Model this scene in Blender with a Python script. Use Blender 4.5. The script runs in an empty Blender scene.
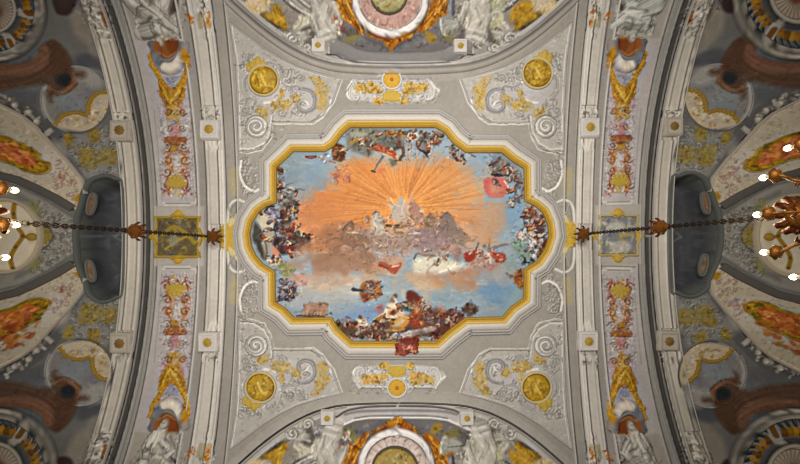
import bpy, math, random
import numpy as np
rng = np.random.default_rng(7)
random.seed(7)
C = bpy.context.scene.collection

# ------------------------------------------------------------------ place
# Painted church vault, crown 12 m above the camera, centred on the world origin.
FPX, PU, PV = 420.0, 404.0, 250.0        # focal length and zenith point of the survey photograph (800 x 464)
CAM = (0.086, 0.40, 1.6)
H = 12.0

def vault(x, y):
    """height of the plaster above the camera level at plan position x, y"""
    ax, ay = np.abs(x), np.abs(y)
    z = H - 1.25 * (np.maximum(0, ay - 1.0) / 6.0) ** 2
    ox = np.maximum(0, ax - 7.2)
    z = z - 0.55 * ox * ox / (ox + 1.2)
    yb = 4.8 + 1.3 * (ax / 4.4) ** 2.3
    d = np.maximum(0, ay - yb)
    return z - 0.6 * d * d / (d + 0.3)

def plan(pts):
    """survey direction (photo pixels) -> plan position on the plaster, metres"""
    p = np.asarray(pts, float).reshape(-1, 2)
    dx, dy = (p[:, 0] - PU) / FPX, (p[:, 1] - PV) / FPX
    lo, hi = np.full(len(p), 2.0), np.full(len(p), 14.0)
    for _ in range(24):
        m = (lo + hi) / 2
        up = vault(CAM[0] + dx * m, CAM[1] + dy * m) > m
        lo = np.where(up, m, lo); hi = np.where(up, hi, m)
    return np.stack([CAM[0] + dx * lo, CAM[1] + dy * lo], 1)

def mpp(pt):
    q = plan([pt])[0]
    return float(vault(q[0], q[1])) / FPX      # metres per survey pixel there

# ------------------------------------------------------------------ painting on the plan of the vault
X0, X1, Y0, Y1, RES = -12.2, 12.2, -8.3, 8.3, 0.0125
NX, NY = int((X1 - X0) / RES) + 1, int((Y1 - Y0) / RES) + 1
CV = np.zeros((NY, NX, 3), np.float32)

def vnoise(step, seed):
    r = np.random.default_rng(seed)
    gx, gy = int((X1 - X0) / step) + 3, int((Y1 - Y0) / step) + 3
    g = r.random((gy, gx)).astype(np.float32)
    xs = np.arange(NX) * RES / step; ys = np.arange(NY) * RES / step
    xi, yi = xs.astype(int), ys.astype(int)
    fx, fy = (xs - xi).astype(np.float32), (ys - yi).astype(np.float32)
    fx = fx * fx * (3 - 2 * fx); fy = fy * fy * (3 - 2 * fy)
    a = g[np.ix_(yi, xi)]; b = g[np.ix_(yi, xi + 1)]; c = g[np.ix_(yi + 1, xi)]; d = g[np.ix_(yi + 1, xi + 1)]
    fx = fx[None, :]; fy = fy[:, None]
    return (a * (1 - fx) + b * fx) * (1 - fy) + (c * (1 - fx) + d * fx) * fy - 0.5
N_BIG = vnoise(1.1, 1) + 0.6 * vnoise(0.45, 2)
N_MID = vnoise(0.24, 3) + 0.7 * vnoise(0.11, 4)
N_FINE = vnoise(0.055, 5) + 0.8 * vnoise(0.03, 6)
N_ROUGH = 0.6 * N_MID + 0.5 * N_FINE

def hexc(c):
    if isinstance(c, str):
        c = c.lstrip('#')
        return np.array([int(c[i:i + 2], 16) / 255 for i in (0, 2, 4)], np.float32)
    return np.asarray(c, np.float32)

# current drawing frame: zoom window origin + scale, and mirroring about the middle of the vault (401, 236)
_fr = dict(x=0.0, y=0.0, s=1.0, mx=False, my=False)
def frame(x=0, y=0, s=1.0):
    _fr.update(x=x, y=y, s=s)
def mirror(mx=False, my=False):
    _fr.update(mx=mx, my=my)
def flipx(p):
    """left half -> right half; the right arch and bay measure slightly narrower"""
    p = np.array(p, float); c = np.interp(p[:, 0], [120, 145, 178, 226], [7, 7, 6, 0])
    return np.column_stack([802 - p[:, 0] - c, p[:, 1] - c * .3])
def tp(pts):
    p = np.asarray(pts, float).reshape(-1, 2) / _fr['s'] + [_fr['x'], _fr['y']]
    if _fr['mx']: p = flipx(p)
    if _fr['my']: p[:, 1] = 472 - p[:, 1]
    return p
def quads(fn, which='LT RT LB RB'):
    for q in which.split():
        mirror(q[0] == 'R', q[1] == 'B'); fn()
    mirror()

def spline(pts, closed=False, n=6):
    p = np.asarray(pts, float)
    if len(p) < 3: return p
    if closed: q = np.vstack([p[-1], p, p[0], p[1]])
    else: q = np.vstack([2 * p[0] - p[1], p, 2 * p[-1] - p[-2]])
    A, B, Cc, D = q[:-3, None], q[1:-2, None], q[2:-1, None], q[3:, None]; t = (np.arange(n) / n)[None, :, None]
    o = (0.5 * (2 * B + (Cc - A) * t + (2 * A - 5 * B + 4 * Cc - D) * t * t + (3 * B - A - 3 * Cc + D) * t ** 3)).reshape(-1, p.shape[1])
    return o if closed else np.vstack([o, q[-2:-1]])

def win(lo, hi):
    i0 = max(0, int((lo[0] - X0) / RES)); i1 = min(NX, int((hi[0] - X0) / RES) + 2)
    j0 = max(0, int((lo[1] - Y0) / RES)); j1 = min(NY, int((hi[1] - Y0) / RES) + 2)
    return i0, i1, j0, j1
def segdist(gx, gy, a, b):
    d = b - a; L = float(d @ d) + 1e-12
    t = np.clip(((gx - a[0]) * d[0] + (gy - a[1]) * d[1]) / L, 0, 1)
    return np.hypot(gx - a[0] - t * d[0], gy - a[1] - t * d[1]), t
def blend(sl, m, col):
    CV[sl] += m[..., None] * (hexc(col) - CV[sl])
def inside(gx, gy, p):
    r = np.zeros(np.broadcast(gx, gy).shape, bool)
    for i in range(len(p)):
        a, b = p[i - 1], p[i]
        if a[1] == b[1]: continue
        c = ((a[1] > gy) != (b[1] > gy)) & (gx < (b[0] - a[0]) * (gy - a[1]) / (b[1] - a[1]) + a[0])
        r ^= c
    return r
def sdist(gx, gy, p):
    d = np.full(np.broadcast(gx, gy).shape, 9.0, np.float32)
    for i in range(len(p)):
        d = np.minimum(d, segdist(gx, gy, p[i - 1], p[i])[0])
    return np.where(inside(gx, gy, p), -d, d)

def P(col, pts, soft=1.0, a=1.0, smooth=False, rough=0.0, raw=False):
    """filled shape; soft and rough in photo pixels"""
    q = np.asarray(pts, float).reshape(-1, 2) if raw else tp(pts)
    if smooth: q = spline(q, True, 4)
    p = plan(q); m_ = p.mean(0); k = float(vault(m_[0], m_[1])) / FPX; s = max(soft * k, RES); ro = rough * k
    i0, i1, j0, j1 = win(p.min(0) - s - ro, p.max(0) + s + ro)
    if i1 <= i0 or j1 <= j0: return
    gx = (X0 + np.arange(i0, i1) * RES)[None, :]; gy = (Y0 + np.arange(j0, j1) * RES)[:, None]
    sd = sdist(gx, gy, p)
    if ro: sd = sd + N_ROUGH[j0:j1, i0:i1] * ro * 2
    blend(np.s_[j0:j1, i0:i1], np.clip(0.5 - sd / s, 0, 1) * a, col)
def E(col, cx, cy, rx, ry=None, rot=0, soft=1.0, a=1.0, rough=0.0):
    ry = rx if ry is None else ry
    t = np.linspace(0, 2 * math.pi, 28, endpoint=False); c, s = math.cos(math.radians(rot)), math.sin(math.radians(rot))
    x, y = rx * np.cos(t), ry * np.sin(t)
    P(col, np.stack([cx + x * c - y * s, cy + x * s + y * c], 1), soft, a, False, rough)
def G(col, cx, cy, rx, ry=None, a=1.0, rough=0.25):
    """soft patch of colour that fades out, edges broken by plaster noise"""
    ry = rx if ry is None else ry
    q = tp([[cx, cy], [cx + rx, cy], [cx, cy + ry]]); p = plan(q)
    rx, ry = abs(p[1, 0] - p[0, 0]), abs(p[2, 1] - p[0, 1])
    i0, i1, j0, j1 = win(p[0] - [rx * 1.3, ry * 1.3], p[0] + [rx * 1.3, ry * 1.3])
    if i1 <= i0 or j1 <= j0: return
    gx = (X0 + np.arange(i0, i1) * RES)[None, :]; gy = (Y0 + np.arange(j0, j1) * RES)[:, None]
    r = np.hypot((gx - p[0, 0]) / rx, (gy - p[0, 1]) / ry) + rough * (N_BIG[j0:j1, i0:i1] + 0.6 * N_MID[j0:j1, i0:i1])
    m = np.clip((1 - r) / 0.6, 0, 1)
    blend(np.s_[j0:j1, i0:i1], m * m * (3 - 2 * m) * a, col)
def S(col, w, pts, a=1.0, w2=None, smooth=True, soft=1.0, raw=False, closed=False):
    """brush stroke, widths in photo pixels"""
    q = np.asarray(pts, float).reshape(-1, 2) if raw else tp(pts)
    if closed and not smooth: q = np.vstack([q, q[:1]])
    if smooth and len(q) > 2:
        q = spline(q, closed, 5)
        if closed: q = np.vstack([q, q[:1]])
    p = plan(q); m_ = p[len(p) // 2]; k = float(vault(m_[0], m_[1])) / FPX
    w2 = w if w2 is None else w2
    s = max(soft * k, RES * 1.2); r = max(w, w2) * k / 2
    i0, i1, j0, j1 = win(p.min(0) - s - r, p.max(0) + s + r)
    if i1 <= i0 or j1 <= j0: return
    M = np.zeros((j1 - j0, i1 - i0), np.float32); n = len(p) - 1
    for i in range(n):
        lo, hi = np.minimum(p[i], p[i + 1]) - s - r, np.maximum(p[i], p[i + 1]) + s + r
        a0, a1, b0, b1 = win(lo, hi)
        if a1 <= a0 or b1 <= b0: continue
        gx = (X0 + np.arange(a0, a1) * RES)[None, :]; gy = (Y0 + np.arange(b0, b1) * RES)[:, None]
        d, t = segdist(gx, gy, p[i], p[i + 1])
        f = (i + t) / n
        v = np.clip(0.5 - (d - (w + (w2 - w) * f) * k / 2) / s, 0, 1)
        sub = M[b0 - j0:b1 - j0, a0 - i0:a1 - i0]; np.maximum(sub, v, out=sub)
    blend(np.s_[j0:j1, i0:i1], M * a, col)
def inpoly(pts, n):
    p = np.asarray(pts, float); lo, hi = p.min(0), p.max(0); out = []
    while len(out) < n:
        c = lo + rng.random((n * 3, 2)) * (hi - lo)
        out += list(c[inside(c[:, 0], c[:, 1], p)])
    return out[:n]
def dabs(pts, pal, n, size=2.0, a=0.85, ang=None, jit=1.0, length=1.6):
    """many short brush marks in the colours of a palette (coordinates in the drawing frame, size in photo pixels)"""
    k = _fr['s']
    for c in inpoly(pts, n):
        t = (rng.random() * math.pi) if ang is None else ang + (rng.random() - .5) * jit
        L = size * length * k * (0.5 + rng.random())
        d = np.array([math.cos(t), math.sin(t)]) * L / 2
        nrm = np.array([-d[1], d[0]]) * (rng.random() - .5) * 0.9
        S(pal[rng.integers(len(pal))], size * (0.5 + 0.8 * rng.random()), [c - d, c + nrm, c + d], a, size * 0.4)
def curls(pts, n, size=3.5, dark='#77736f', light='#d6d1c9', a=0.6, w=0.8):
    """acanthus-like small curls: a dark line with a light companion"""
    k = _fr['s']
    for c in inpoly(pts, n):
        r = size * k * (0.5 + 0.8 * rng.random()); a0 = rng.random() * 6.28; dr = 1 if rng.random() < .5 else -1
        t = np.linspace(0, 1, 9)
        an = a0 + dr * t * (3.4 + 2.2 * rng.random()); rr = r * (1 - 0.75 * t)
        q = np.stack([c[0] + rr * np.cos(an), c[1] + rr * np.sin(an)], 1)
        S(light, w * 1.3, q + [0.8 * k, 0.8 * k], a * .6); S(dark, w * 1.15, q, min(1, a * 1.2))
def spiral(cx, cy, r0, r1, a0, turns, n=26):
    t = np.linspace(0, 1, n); an = math.radians(a0) + turns * 2 * math.pi * t; r = r0 + (r1 - r0) * t
    return np.stack([cx + r * np.cos(an), cy + r * np.sin(an)], 1)
def volute(pts, w=2.2, light='#d8d3cc', dark='#86827d', a=0.9):
    q = np.asarray(pts, float)
    S(dark, w + 1.2, q, a * 0.8); S(light, w, q + [-0.3 * _fr['s'], -0.3 * _fr['s']], a)  # dark stroke paints a trompe l'oeil shadow line along the scroll

# ------------------------------------------------------------------ meshes
def lin(c):
    c = np.asarray(c, np.float32); return np.where(c <= 0.04045, c / 12.92, ((c + 0.055) / 1.055) ** 2.4)
def sample(x, y):
    fx = np.clip((x - X0) / RES, 0, NX - 1.001); fy = np.clip((y - Y0) / RES, 0, NY - 1.001)
    i, j = fx.astype(int), fy.astype(int); fx = (fx - i)[:, None]; fy = (fy - j)[:, None]
    return (CV[j, i] * (1 - fx) + CV[j, i + 1] * fx) * (1 - fy) + (CV[j + 1, i] * (1 - fx) + CV[j + 1, i + 1] * fx) * fy
def build(name, verts, faces, mat, parent=None, cols=None, smooth=True):
    me = bpy.data.meshes.new(name)
    verts = np.asarray(verts, np.float32); faces = np.asarray(faces, np.int32); k = faces.shape[1]
    me.vertices.add(len(verts)); me.vertices.foreach_set('co', verts.ravel())
    me.loops.add(faces.size); me.loops.foreach_set('vertex_index', faces.ravel())
    me.polygons.add(len(faces)); me.polygons.foreach_set('loop_start', np.arange(0, faces.size, k, dtype=np.int32))
    try: me.polygons.foreach_set('loop_total', np.full(len(faces), k, np.int32))
    except Exception: pass
    me.polygons.foreach_set('use_smooth', np.full(len(faces), smooth))
    me.update(calc_edges=True); me.validate()
    if cols is not None:
        at = me.attributes.new('paint', 'FLOAT_COLOR', 'POINT')
        at.data.foreach_set('color', np.hstack([lin(cols), np.ones((len(cols), 1), np.float32)]).astype(np.float32).ravel())
    me.materials.append(mat)
    o = bpy.data.objects.new(name, me); C.objects.link(o)
    if parent is not None:
        o.parent = parent
        o.matrix_parent_inverse = parent.matrix_world.inverted()
    return o
def grid_mesh(xs, ys, keep, hfun):
    """faces of a plan grid where keep (ny-1, nx-1) is true; hfun gives relief towards the floor"""
    nx, ny = len(xs), len(ys)
    j, i = np.nonzero(keep)
    q = np.stack([j * nx + i, j * nx + i + 1, (j + 1) * nx + i + 1, (j + 1) * nx + i], 1)
    u, inv = np.unique(q, return_inverse=True); q = inv.reshape(-1, 4)
    vx, vy = xs[u % nx], ys[u // nx]
    z = CAM[2] + vault(vx, vy) - (hfun.ravel()[u] if hfun is not None else 0)
    return np.stack([vx, vy, z], 1), q[:, ::-1]

def root(name, pt, label, cat, group=None, drop=0.0):
    q = plan([pt])[0] if len(pt) == 2 else np.array(pt[:2])
    z = CAM[2] + float(vault(q[0], q[1])) - drop if len(pt) == 2 else pt[2]
    o = bpy.data.objects.new(name, None); C.objects.link(o)
    o.location = (q[0], q[1], z); o.empty_display_size = 0.1
    bpy.context.view_layer.update()
    return tag(o, label, cat, group)
def tag(o, label=None, cat=None, group=None, kind=None):
    if label:
        o['label'] = label
        if len(label.split()) > 16: print('LONG', len(label.split()), label)
    if cat: o['category'] = cat
    if group: o['group'] = group
    if kind: o['kind'] = kind
    return o

def relief(name, mat, parent, capsules=None, poly=None, lift=0.05, edge=0.04, res=0.022, hs=0.6, bump=0.0, dome=0.0, colour=None, raw=False, fold=0.0):
    """low relief modelled on the plaster: capsules (u1,v1,r1,u2,v2,r2) of the drawing frame in photo pixels and/or a raised outline"""
    P_, caps = None, []
    lo, hi = np.array([99., 99.]), np.array([-99., -99.])
    if poly is not None:
        P_ = plan(np.asarray(poly) if raw else tp(poly)); lo, hi = np.minimum(lo, P_.min(0)), np.maximum(hi, P_.max(0))
    for c in capsules or []:
        pp = tp([[c[0], c[1]], [c[3], c[4]]]); k = mpp(pp[0]); a, b = plan(pp)
        ra, rb = c[2] / _fr['s'] * k, c[5] / _fr['s'] * k
        caps.append((a, b, ra, rb, c[6] if len(c) > 6 else hs))
        lo = np.minimum(lo, np.minimum(a - ra, b - rb)); hi = np.maximum(hi, np.maximum(a + ra, b + rb))
    xs = np.arange(lo[0] - 0.03, hi[0] + 0.03 + res, res); ys = np.arange(lo[1] - 0.03, hi[1] + 0.03 + res, res)
    gx, gy = xs[None, :], ys[:, None]
    h = np.full((len(ys), len(xs)), -0.02)
    if P_ is not None:
        sd = sdist(gx, gy, P_)
        t = np.clip(-sd / edge, 0, 1); hp = lift * t * (2 - t)
        if dome:
            m = max(1e-3, float(-sd.min())); t2 = np.clip(-sd / m, 0, 1); hp = hp + dome * np.sqrt(t2 * (2 - t2))
        h = np.where(sd < 0, np.maximum(h, hp), h)
    for a, b, ra, rb, s in caps:
        d, t = segdist(gx, gy, a, b); r = ra + (rb - ra) * t
        w = np.clip(1 - (d / np.maximum(r, 1e-4)) ** 2, 0, 1)
        hh = s * r * np.sqrt(w)
        if fold:
            L = b - a; L = L / (np.linalg.norm(L) + 1e-9); q = ((gx - a[0]) * -L[1] + (gy - a[1]) * L[0]) / np.maximum(r, 1e-4)
            hh = hh * (1 + fold * np.cos(8.5 * q + 2.2 * t + 5 * ra)) 
        h = np.where(d < r, np.maximum(h, hh), h)
    if bump:
        ii = np.clip(((xs - X0) / RES).astype(int), 0, NX - 1); jj = np.clip(((ys - Y0) / RES).astype(int), 0, NY - 1)
        h = np.where(h > 0, h + bump * N_ROUGH[np.ix_(jj, ii)], h)
    on = h > -0.019
    keep = on[1:, 1:] | on[:-1, 1:] | on[1:, :-1] | on[:-1, :-1]
    v, f = grid_mesh(xs, ys, keep, h)
    cols = np.tile(hexc(colour), (len(v), 1)) if colour is not None else sample(v[:, 0], v[:, 1])
    return build(name, v, f, mat, parent, cols)

def offset(p, d, closed):
    """plan polyline moved sideways by d (positive to the left of travel), mitred"""
    n = len(p)
    if closed: t0 = p - np.roll(p, 1, 0); t1 = np.roll(p, -1, 0) - p
    else:
        e = np.diff(p, axis=0); t0 = np.vstack([e[:1], e]); t1 = np.vstack([e, e[-1:]])
    t0 /= np.linalg.norm(t0, axis=1)[:, None] + 1e-9; t1 /= np.linalg.norm(t1, axis=1)[:, None] + 1e-9
    n0, n1 = np.stack([-t0[:, 1], t0[:, 0]], 1), np.stack([-t1[:, 1], t1[:, 0]], 1)
    m = n0 + n1; m /= np.linalg.norm(m, axis=1)[:, None] + 1e-9
    c = np.clip((m * n1).sum(1), 0.45, 1)
    return p + m * (d / c)[:, None] if np.ndim(d) else p + m * (d / c)[:, None]
def sweep(name, mat, parent, path, prof, closed=False, raw=False, colour=None, resample=0.06, smooth=True):
    """moulding run along a line on the plaster; prof = [(sideways m, relief m), ...]"""
    q = np.asarray(path, float) if raw else tp(path)
    p = plan(q)
    if resample:
        o = []
        n = len(p) if closed else len(p) - 1
        for i in range(n):
            a, b = p[i], p[(i + 1) % len(p)]; k = max(1, int(np.linalg.norm(b - a) / resample))
            for t in range(k): o.append(a + (b - a) * t / k)
        if not closed: o.append(p[-1])
        p = np.array(o)
    rows = []
    for d, h in prof:
        w = offset(p, d, closed)
        rows.append(np.column_stack([w, CAM[2] + vault(w[:, 0], w[:, 1]) - h]))
    n, m = len(p), len(prof); v = np.concatenate(rows); f = []
    for r in range(m - 1):
        i = np.arange(n if closed else n - 1); j = (i + 1) % n
        f.append(np.stack([r * n + i, r * n + j, (r + 1) * n + j, (r + 1) * n + i], 1))
    f = np.concatenate(f)
    if isinstance(colour, (list, tuple)): cols = np.repeat(np.array([hexc(c) for c in colour]), n, 0)
    else: cols = np.tile(hexc(colour), (len(v), 1)) if colour is not None else sample(v[:, 0], v[:, 1])
    return build(name, v, f, mat, parent, cols, smooth)
def roundprof(w, h, n=5):
    t = np.linspace(0, math.pi, n + 1)
    return [(-w / 2 - 0.005, -0.02)] + [(-w / 2 * math.cos(a), h * (0.25 + 0.75 * math.sin(a))) for a in t] + [(w / 2 + 0.005, -0.02)]
def flatprof(w, h, b=0.02):
    return [(-w / 2, -0.02), (-w / 2, h - b), (-w / 2 + b, h), (w / 2 - b, h), (w / 2, h - b), (w / 2, -0.02)]
def panelprof(w, h):
    return [(-w / 2, -.02), (-w / 2, h - .015)] + [(x, h) for x in np.linspace(-w / 2 + .01, w / 2 - .01, 19)] + [(w / 2, h - .015), (w / 2, -.02)]
def tube(name, mat, parent, pts, r, seg=8, cap=True):
    p = np.asarray(pts, float); n = len(p); r = np.broadcast_to(np.asarray(r, float), (n,))
    t = np.gradient(p, axis=0); t /= np.linalg.norm(t, axis=1)[:, None] + 1e-9
    ref = np.array([0.31, 0.2, 0.93]) if abs(t[0] @ [0.31, 0.2, 0.93]) < .95 else np.array([1., 0, 0])
    V = []
    for i in range(n):
        a = np.cross(t[i], ref); a /= np.linalg.norm(a) + 1e-9; b = np.cross(t[i], a)
        an = np.linspace(0, 2 * math.pi, seg, endpoint=False)
        V.append(p[i] + r[i] * (np.cos(an)[:, None] * a + np.sin(an)[:, None] * b))
    V = np.concatenate(V); F = []
    for i in range(n - 1):
        for k in range(seg):
            F.append((i * seg + k, i * seg + (k + 1) % seg, (i + 1) * seg + (k + 1) % seg, (i + 1) * seg + k))
    return (V, np.array(F)) if name is None else build(name, V, F, mat, parent)
def lathe(prof, seg=20, at=(0, 0, 0), lobes=0, amp=0.0):
    """prof = [(radius, z)], as vertices and quads"""
    an = np.linspace(0, 2 * math.pi, seg, endpoint=False); V = []
    for r, z in prof:
        rr = r * (1 + amp * np.cos(lobes * an))
        V.append(np.stack([at[0] + rr * np.cos(an), at[1] + rr * np.sin(an), np.full(seg, at[2] + z)], 1))
    F = [(i * seg + k, i * seg + (k + 1) % seg, (i + 1) * seg + (k + 1) % seg, (i + 1) * seg + k) for i in range(len(prof) - 1) for k in range(seg)]
    return np.concatenate(V), np.array(F)
def join(parts):
    V, F, o = [], [], 0
    for v, f in parts:
        V.append(v); F.append(np.asarray(f) + o); o += len(v)
    return np.concatenate(V), np.concatenate(F)

# ------------------------------------------------------------------ materials
def mat(name, base=None, rough=0.85, metal=0.0, mottle=0.1, bump=0.15, scale=14.0):
    m = bpy.data.materials.new(name); m.use_nodes = True; nt = m.node_tree; N = nt.nodes; L = nt.links
    b = N['Principled BSDF']; b.inputs['Roughness'].default_value = rough; b.inputs['Metallic'].default_value = metal
    b.inputs['Specular IOR Level'].default_value = 0.25
    tc = N.new('ShaderNodeTexCoord'); nz = N.new('ShaderNodeTexNoise')
    geo = N.new('ShaderNodeNewGeometry')
    nz.inputs['Scale'].default_value = scale; nz.inputs['Detail'].default_value = 6; nz.inputs['Roughness'].default_value = 0.65
    L.new(geo.outputs['Position'], nz.inputs['Vector'])
    mr = N.new('ShaderNodeMapRange'); mr.inputs['From Min'].default_value = 0.25; mr.inputs['From Max'].default_value = 0.75
    mr.inputs['To Min'].default_value = 1 - mottle; mr.inputs['To Max'].default_value = 1 + mottle
    L.new(nz.outputs['Fac'], mr.inputs['Value'])
    mx = N.new('ShaderNodeMix'); mx.data_type = 'RGBA'; mx.blend_type = 'MULTIPLY'; mx.inputs['Factor'].default_value = 1
    if base is None:
        at = N.new('ShaderNodeAttribute'); at.attribute_name = 'paint'; L.new(at.outputs['Color'], mx.inputs[6])
    else:
        c = lin(hexc(base)); mx.inputs[6].default_value = (*[float(t) for t in c], 1)
    L.new(mr.outputs['Result'], mx.inputs[7]); L.new(mx.outputs[2], b.inputs['Base Color'])
    bp = N.new('ShaderNodeBump'); bp.inputs['Strength'].default_value = bump; bp.inputs['Distance'].default_value = 0.02
    L.new(nz.outputs['Fac'], bp.inputs['Height']); L.new(bp.outputs['Normal'], b.inputs['Normal'])
    return m
M_PAINT = mat('painted_plaster', None, 0.9, 0, 0.10, 0.12, 9.0)
M_FRESCO = mat('fresco_paint', None, 0.9, 0, 0.06, 0.05, 16.0)
M_STUCCO = mat('stucco', None, 0.85, 0, 0.08, 0.25, 12.0)
M_GILT = mat('gilding', None, 0.5, 0.0, 0.25, 0.5, 26.0)
M_BRASS = mat('gilt_brass', '#84501a', 0.38, 0.6, 0.25, 0.3, 60.0)
M_DARKBRASS = mat('aged_brass', '#5a2a10', 0.4, 0.6, 0.3, 0.3, 60.0)
M_IRON = mat('dark_chain', '#2c211b', 0.5, 0.5, 0.2, 0.2, 80.0)
M_WAX = mat('candle_sleeve', '#e6dcc2', 0.6, 0, 0.05, 0.0, 40.0)
M_BULB = bpy.data.materials.new('lit_bulb'); M_BULB.use_nodes = True
_b = M_BULB.node_tree.nodes['Principled BSDF']; _b.inputs['Emission Color'].default_value = (1, .82, .5, 1); _b.inputs['Emission Strength'].default_value = 14
# ================================================================== PAINTING OF THE VAULT
def kk(s): return float(np.interp(s, [118, 145, 226, 238], [40, 40, 15, 13]))
def arch(s, v0=-40, v1=236, n=24):
    """line of a transverse arch that crosses the crown s pixels from the left of the survey (left upper quarter)"""
    v = np.linspace(v0, v1, n)
    return np.stack([s - kk(s) * (np.abs(v - 236) / 232) ** 2.1, v], 1)
def band(a, b, col, al=1.0, soft=1.0, v0=-40, v1=237):
    P(col, np.vstack([arch(a, v0, v1), arch(b, v0, v1)[::-1]]), soft, al)
def aline(s, w, col, al=1.0, v0=-40, v1=237): S(col, w, arch(s, v0, v1), al, smooth=False)

L1 = [(196, -36), (225, -6), (237, 6), (262, 28), (287, 46), (308, 57), (322, 62), (340, 66), (370, 68), (400.8, 68.5)]
L1s = spline(L1, False, 6)
GOLD = ['#b98f28', '#9c761c', '#cba848', '#7d5e16', '#c29a38']
GREYS = ['#8d8984', '#a5a09a', '#c6c1b9', '#77736f', '#d3cec6']
PLAS = '#aba69f'; FIELD = '#979189'; PALE = '#bdb8b2'

CV[:] = hexc('#8b857c')
# central field, mirrored quarter by quarter
def q_center():
    P(FIELD, np.vstack([arch(237), [(402, 237), (402, -40)]]), 1)
quads(q_center)

def q_arch():
    frame()
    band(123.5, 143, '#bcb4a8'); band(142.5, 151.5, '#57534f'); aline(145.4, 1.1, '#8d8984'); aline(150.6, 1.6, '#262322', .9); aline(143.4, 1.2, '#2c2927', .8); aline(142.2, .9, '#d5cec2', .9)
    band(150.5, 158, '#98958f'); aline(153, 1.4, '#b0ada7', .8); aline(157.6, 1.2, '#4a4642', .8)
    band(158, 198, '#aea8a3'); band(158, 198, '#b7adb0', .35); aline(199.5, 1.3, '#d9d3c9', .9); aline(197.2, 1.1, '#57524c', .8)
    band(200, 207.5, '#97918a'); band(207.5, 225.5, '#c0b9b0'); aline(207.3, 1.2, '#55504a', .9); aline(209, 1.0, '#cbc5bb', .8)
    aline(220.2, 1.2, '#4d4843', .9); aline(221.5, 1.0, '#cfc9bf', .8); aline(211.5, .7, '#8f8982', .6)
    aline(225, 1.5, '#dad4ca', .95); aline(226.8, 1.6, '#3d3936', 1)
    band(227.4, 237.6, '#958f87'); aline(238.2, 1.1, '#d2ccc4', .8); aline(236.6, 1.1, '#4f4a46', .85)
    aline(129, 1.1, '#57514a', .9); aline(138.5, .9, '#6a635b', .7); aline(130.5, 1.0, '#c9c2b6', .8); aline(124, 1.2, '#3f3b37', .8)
    # grotesque panel: panel border, putti heads, scrolls
    S('#d0cac1', 1.2, [(196, 199), (196, 203), (163, 203)], .7, smooth=False); S('#77716a', 1.2, [(160, 207), (199, 207)], .7, smooth=False)
    S('#c9c4bb', 2.2, [(165, 205.4), (190, 205.4)], .8); S('#6e6963', 1.0, [(166, 203.4), (190, 203.4)], .7)
    S('#8e8983', 1.0, [(162, 200), (158, 150), (154, 110)], .6); S('#8e8983', 1.0, [(194, 200), (192, 150), (190, 110)], .6)
    curls([(161, 100), (189, 100), (194, 198), (163, 198)], 60, 2.6, '#8b8388', '#cfc9c4', .55)
    dabs([(165, 150), (172, 150), (174, 196), (165, 196)], ['#a04a2a', '#8c3a34', '#b9723a', '#5b3a33', '#c98a3c'], 30, 1.5, .75)
    dabs([(182, 150), (190, 150), (192, 196), (183, 196)], ['#a04a2a', '#8c3a34', '#b9723a', '#5b3a33', '#c98a3c'], 30, 1.5, .75)
    for sx in (-1, 1):
        S('#a85a3c', 1.4, [(177 + sx * 5, 152), (177 + sx * 10, 160), (177 + sx * 6, 170), (177 + sx * 11, 182), (177 + sx * 8, 194)], .8)
        S('#d19a3a', 1.2, [(177 + sx * 4, 154), (177 + sx * 8, 163), (177 + sx * 4, 172)], .8)
        S('#e2dcd4', 1.0, [(177 + sx * 4, 193), (177 + sx * 8, 186), (177 + sx * 7, 179)], .8)
    E('#c5bcbc', 177, 163, 3.2, 7, 0, 2, .7)
    # pink stem, pedestal, cup, vase
    P('#b07f82', [(170, 126), (180, 126), (179, 137), (184, 141), (165, 141), (171, 137)], 1.5, .85)
    P('#8d5a3a', [(165, 137), (186, 137), (188, 140), (184, 145), (166, 145), (163, 140)], 1.2, .85)
    dabs([(166, 137), (185, 137), (184, 145), (167, 145)], ['#b9772b', '#6f3f28', '#a14f3a'], 16, 1.4, .7)
    E('#a77d33', 175, 149, 5, 3.5, 0, 1.2, .9); S('#5d4028', .8, [(166, 145.5), (185, 145.5)], .8)
    for dx in (-8, 10): dabs([(172 + dx - 4, 122), (172 + dx + 4, 122), (174 + dx + 3, 137), (174 + dx - 3, 137)], ['#d8d2cd', '#b9aab4', '#8f8789'], 14, 1.4, .7)
    # acanthus V above and cup
    P('#ad7a16', [(158, 82), (165, 82), (172, 89), (179, 83), (187, 79), (185, 96), (180, 108), (165, 108), (160, 96)], 1.2, .95, rough=.6)
    dabs([(159, 84), (172, 92), (186, 80), (182, 98), (177, 107), (168, 107), (162, 98)], GOLD, 70, 1.5, .8, ang=1.4)
    for sx in (-1, 1): S('#e3bb4a', 1.0, [(172, 104), (172 + sx * 5, 96), (172 + sx * 9, 86)], .8); S('#6b480c', .8, [(172 + sx * 2, 105), (172 + sx * 8, 97), (172 + sx * 12, 86)], .7)
    P('#b0854b', [(168, 107), (177, 107), (176, 112), (180, 116), (178, 120), (168, 120), (166, 116), (170, 112)], 1.2, .5)
    dabs([(166, 109), (180, 109), (180, 120), (167, 120)], GOLD, 26, 1.5, .9)
    dabs([(160, 100), (166, 100), (166, 116), (158, 112)], ['#b98d93', '#a98a97', '#c4b4b4'], 16, 1.6, .7); dabs([(180, 100), (188, 98), (188, 112), (180, 116)], ['#b98d93', '#a98a97', '#c4b4b4'], 16, 1.6, .7)
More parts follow.
